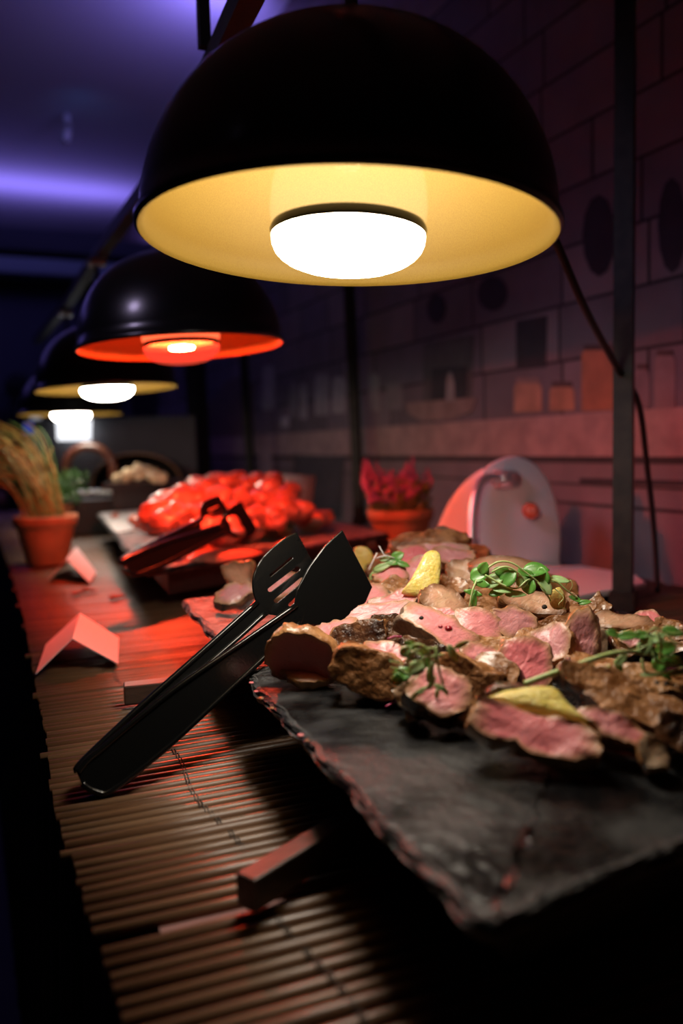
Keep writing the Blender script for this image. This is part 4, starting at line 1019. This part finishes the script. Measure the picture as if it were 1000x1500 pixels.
o = mb.tube(pts, .017, 14).build('arch_handle', M['arch']); tag(o, 'dark brown round arch handle standing over the white plates', 'handle')
tr = empty('food_tray', P(205, 706, .12), 'black tray of golden baked pieces beyond the red chicken', 'tray')
q = P(203, 704, .125)
mb = MB().prism([P(150, 709, .165), P(270, 704, .165), P(262, 700, .165), P(165, 703, .165)], (0, 0, -.02)); mb.build('tray', M['black'], tr, False)
tp = [P(150, 709, .165), P(270, 704, .165), P(262, 700, .165), P(165, 703, .165)]; tcn = sum(tp, Vector())/4
MB().prism([tcn+(v-tcn)*.8-Vector((0, 0, .0205)) for v in tp], (0, 0, -.144)).build('stand', M['black'], tr, False)
for i in range(46):
    u, v = rc.random(), rc.random()
    p = P(170+u*72, 707-v*4, .165); p.z = TOP+.173+.05*(1-abs(u-.5)*2)*(1-abs(v-.5))*rc.uniform(.5, 1)
    rblob(p, rc.uniform(.012, .020), 'baked_piece', 'bread', 'golden baked piece heaped on the black tray at the far end', 'food', 'baked pieces on the far tray', seed=i)
# roll-top lid
c = D(200, 700, 3.42); c.z = TOP+.10; mb = MB(); vs = []; fs = []
for i in range(25):
    t = math.pi*i/24
    for j in range(2): vs.append(c+R0*(.19*math.cos(t))+Vector((0, 0, 1))*(.155*math.sin(t)**.8)+Vector((FW.x, FW.y, 0))*(.0 if j == 0 else .12))
for i in range(24): fs.append((i*2, i*2+1, i*2+3, i*2+2))
fs.append(tuple(i*2+1 for i in range(25)))
lid = empty('chafing_dish', (c.x, c.y, TOP), 'dark chafing dish with a raised rounded lid at the far end of the table', 'chafing dish')
o = mesh('lid', vs, fs, M['post'], lid); o.modifiers.new('thick', 'SOLIDIFY').thickness = .004
MB().box((c.x-.2, c.y-.02, TOP), (c.x+.2, c.y+.10, TOP+.10)).build('pan', M['black'], lid, False)
mb = MB().tube([vs[i*2]-FW*.004 for i in range(25)], .006, 8); mb.build('lid_rim', mat('brown_lid_rim', (.25, .13, .07), .35, metal=.5), lid)
# back panel lit by the far lamp with a glowing white panel on it
pn = D(170, 640, 3.75)
bp = empty('back_screen', (pn.x, pn.y, TOP), 'grey screen standing across the far end of the table', 'screen')
a, b_ = D(48, 615, 3.75), D(285, 612, 3.75)
zt = a.z
MB().prism([Vector((a.x, a.y, zt)), Vector((b_.x, b_.y, zt)), Vector((b_.x, b_.y, TOP-.011)), Vector((a.x, a.y, TOP-.011))], Vector((FW.x, FW.y, 0))*.02).build('panel', mat('grey_screen', (.13, .13, .145), .6, col2=(.08, .08, .09), nscale=4), bp, False)
lb = MB().prism([D(82, 614, 3.70), D(131, 614, 3.70), D(130, 645, 3.70), D(84, 645, 3.70)], Vector((FW.x, FW.y, 0))*.03).build('glow_panel', emat('white_glow', (.92, .94, 1), 1.6))
tag(lb, 'small glowing white panel on the grey screen at the far end', 'light box')
for x, y, c, l in [(52, 607, (.7, .72, .8), 'tiny pale lamp in the dark left of the white panel'), (43, 627, (.1, .14, .8), 'tiny blue lamp in the dark left of the white panel')]:
    o = MB().lathe([(.0005, -.035), (.03, -.03), (.03, .03), (.0005, .035)], D(x, y, 4.6+(y-600)*.02), 12).build('indicator_lamp', emat('indicator', c, .35)); MB().tube([D(x, y, 4.6+(y-600)*.02)-Vector((0, 0, .036)), Vector((D(x, y, 4.6+(y-600)*.02).x, D(x, y, 4.6+(y-600)*.02).y, .0))], .012, 8).build('pole', M['post'], o); tag(o, l, 'lamp')
# small fixture on the ceiling
p = CAM+ray(99, 180)*((CEIL-CAM.z)/ray(99, 180).z)
fx = empty('ceiling_spot', p, 'small pale two-part spotlight fixture hanging from the dark ceiling', 'spotlight')
k = 3.4/FPX
pd = depth(p)
MB().tube([D(98, 150, pd), D(98, 182, pd*.96)], .016, 10).build('bracket', M['ceramic'], fx)
MB().tube([D(100, 184, pd*.96), D(96, 206, pd*.94)], .020, 12).build('lamp_head', M['ceramic'], fx)
spot('blue_ceiling_spot', D(112, 175, pd*.9), D(135, 160, pd), (.1, .35, 1), .22, 90)

# ------------------------------------------------------------------ a guest far off in the dark
def person():
    b = D(27, 560, 6.0); b.z = 0
    t = empty('person', b, 'person in dark clothes standing far back in the dark room at the left', 'person')
    J = {'pelvis': (0, 0, .95), 'waist': (0, 0, 1.12), 'chest': (0, 0, 1.36), 'neck': (0, 0, 1.50), 'sl': (-.18, 0, 1.43), 'sr': (.18, 0, 1.43), 'el': (-.24, .02, 1.15), 'er': (.24, .02, 1.15),
         'wl': (-.22, -.10, .93), 'wr': (.22, -.10, .93), 'hl': (-.10, 0, .90), 'hr': (.10, 0, .90), 'kl': (-.11, -.02, .50), 'kr': (.11, -.02, .50), 'al': (-.11, .03, .09), 'ar': (.11, .03, .09), 'fl': (-.12, -.13, .04), 'fr': (.12, -.13, .04),
         'head': (0, -.01, 1.60), 'crown': (0, 0, 1.70)}
    rad = {'pelvis': .14, 'waist': .13, 'chest': .15, 'neck': .055, 'sl': .07, 'sr': .07, 'el': .05, 'er': .05, 'wl': .035, 'wr': .035, 'hl': .10, 'hr': .10, 'kl': .065, 'kr': .065, 'al': .045, 'ar': .045, 'fl': .04, 'fr': .04, 'head': .085, 'crown': .075}
    E = [('pelvis', 'waist'), ('waist', 'chest'), ('chest', 'neck'), ('chest', 'sl'), ('chest', 'sr'), ('sl', 'el'), ('sr', 'er'), ('el', 'wl'), ('er', 'wr'), ('pelvis', 'hl'), ('pelvis', 'hr'), ('hl', 'kl'), ('hr', 'kr'), ('kl', 'al'), ('kr', 'ar'), ('al', 'fl'), ('ar', 'fr'), ('neck', 'head'), ('head', 'crown')]
    ks = list(J); me = bpy.data.meshes.new('body'); me.from_pydata([J[k] for k in ks], [(ks.index(a), ks.index(b)) for a, b in E], [])
    me.materials.append(M['dark']); o = bpy.data.objects.new('body', me); COL.objects.link(o); o.parent = t
    sm = o.modifiers.new('skin', 'SKIN'); sv = me.skin_vertices[0].data
    for i, k in enumerate(ks): sv[i].radius = (rad[k], rad[k]*.8)
    sv[0].use_root = True; o.modifiers.new('sub', 'SUBSURF').levels = 1
    o.modifiers['sub'].render_levels = 2
    for s in (-1, 1):
        mb = MB()
        for f in range(5):
            x0 = s*.22+(f-2)*.016; mb.tube([(x0, -.11, .90), (x0, -.13, .85-.01*(2-abs(f-2))), (x0, -.125, .80+(.03 if f == 0 else 0))], .009, 6)
        mb.build('hand', M['skin'], t, loc=(0, 0, 0))
    mb = MB().lathe([(.0005, .11), (.06, .09), (.092, .03), (.09, -.03), (.07, -.06)], (0, .01, 1.65), 20); mb.build('hair', M['dark'], t, loc=(0, 0, 0))
    t.rotation_euler = (0, 0, .3)
person()
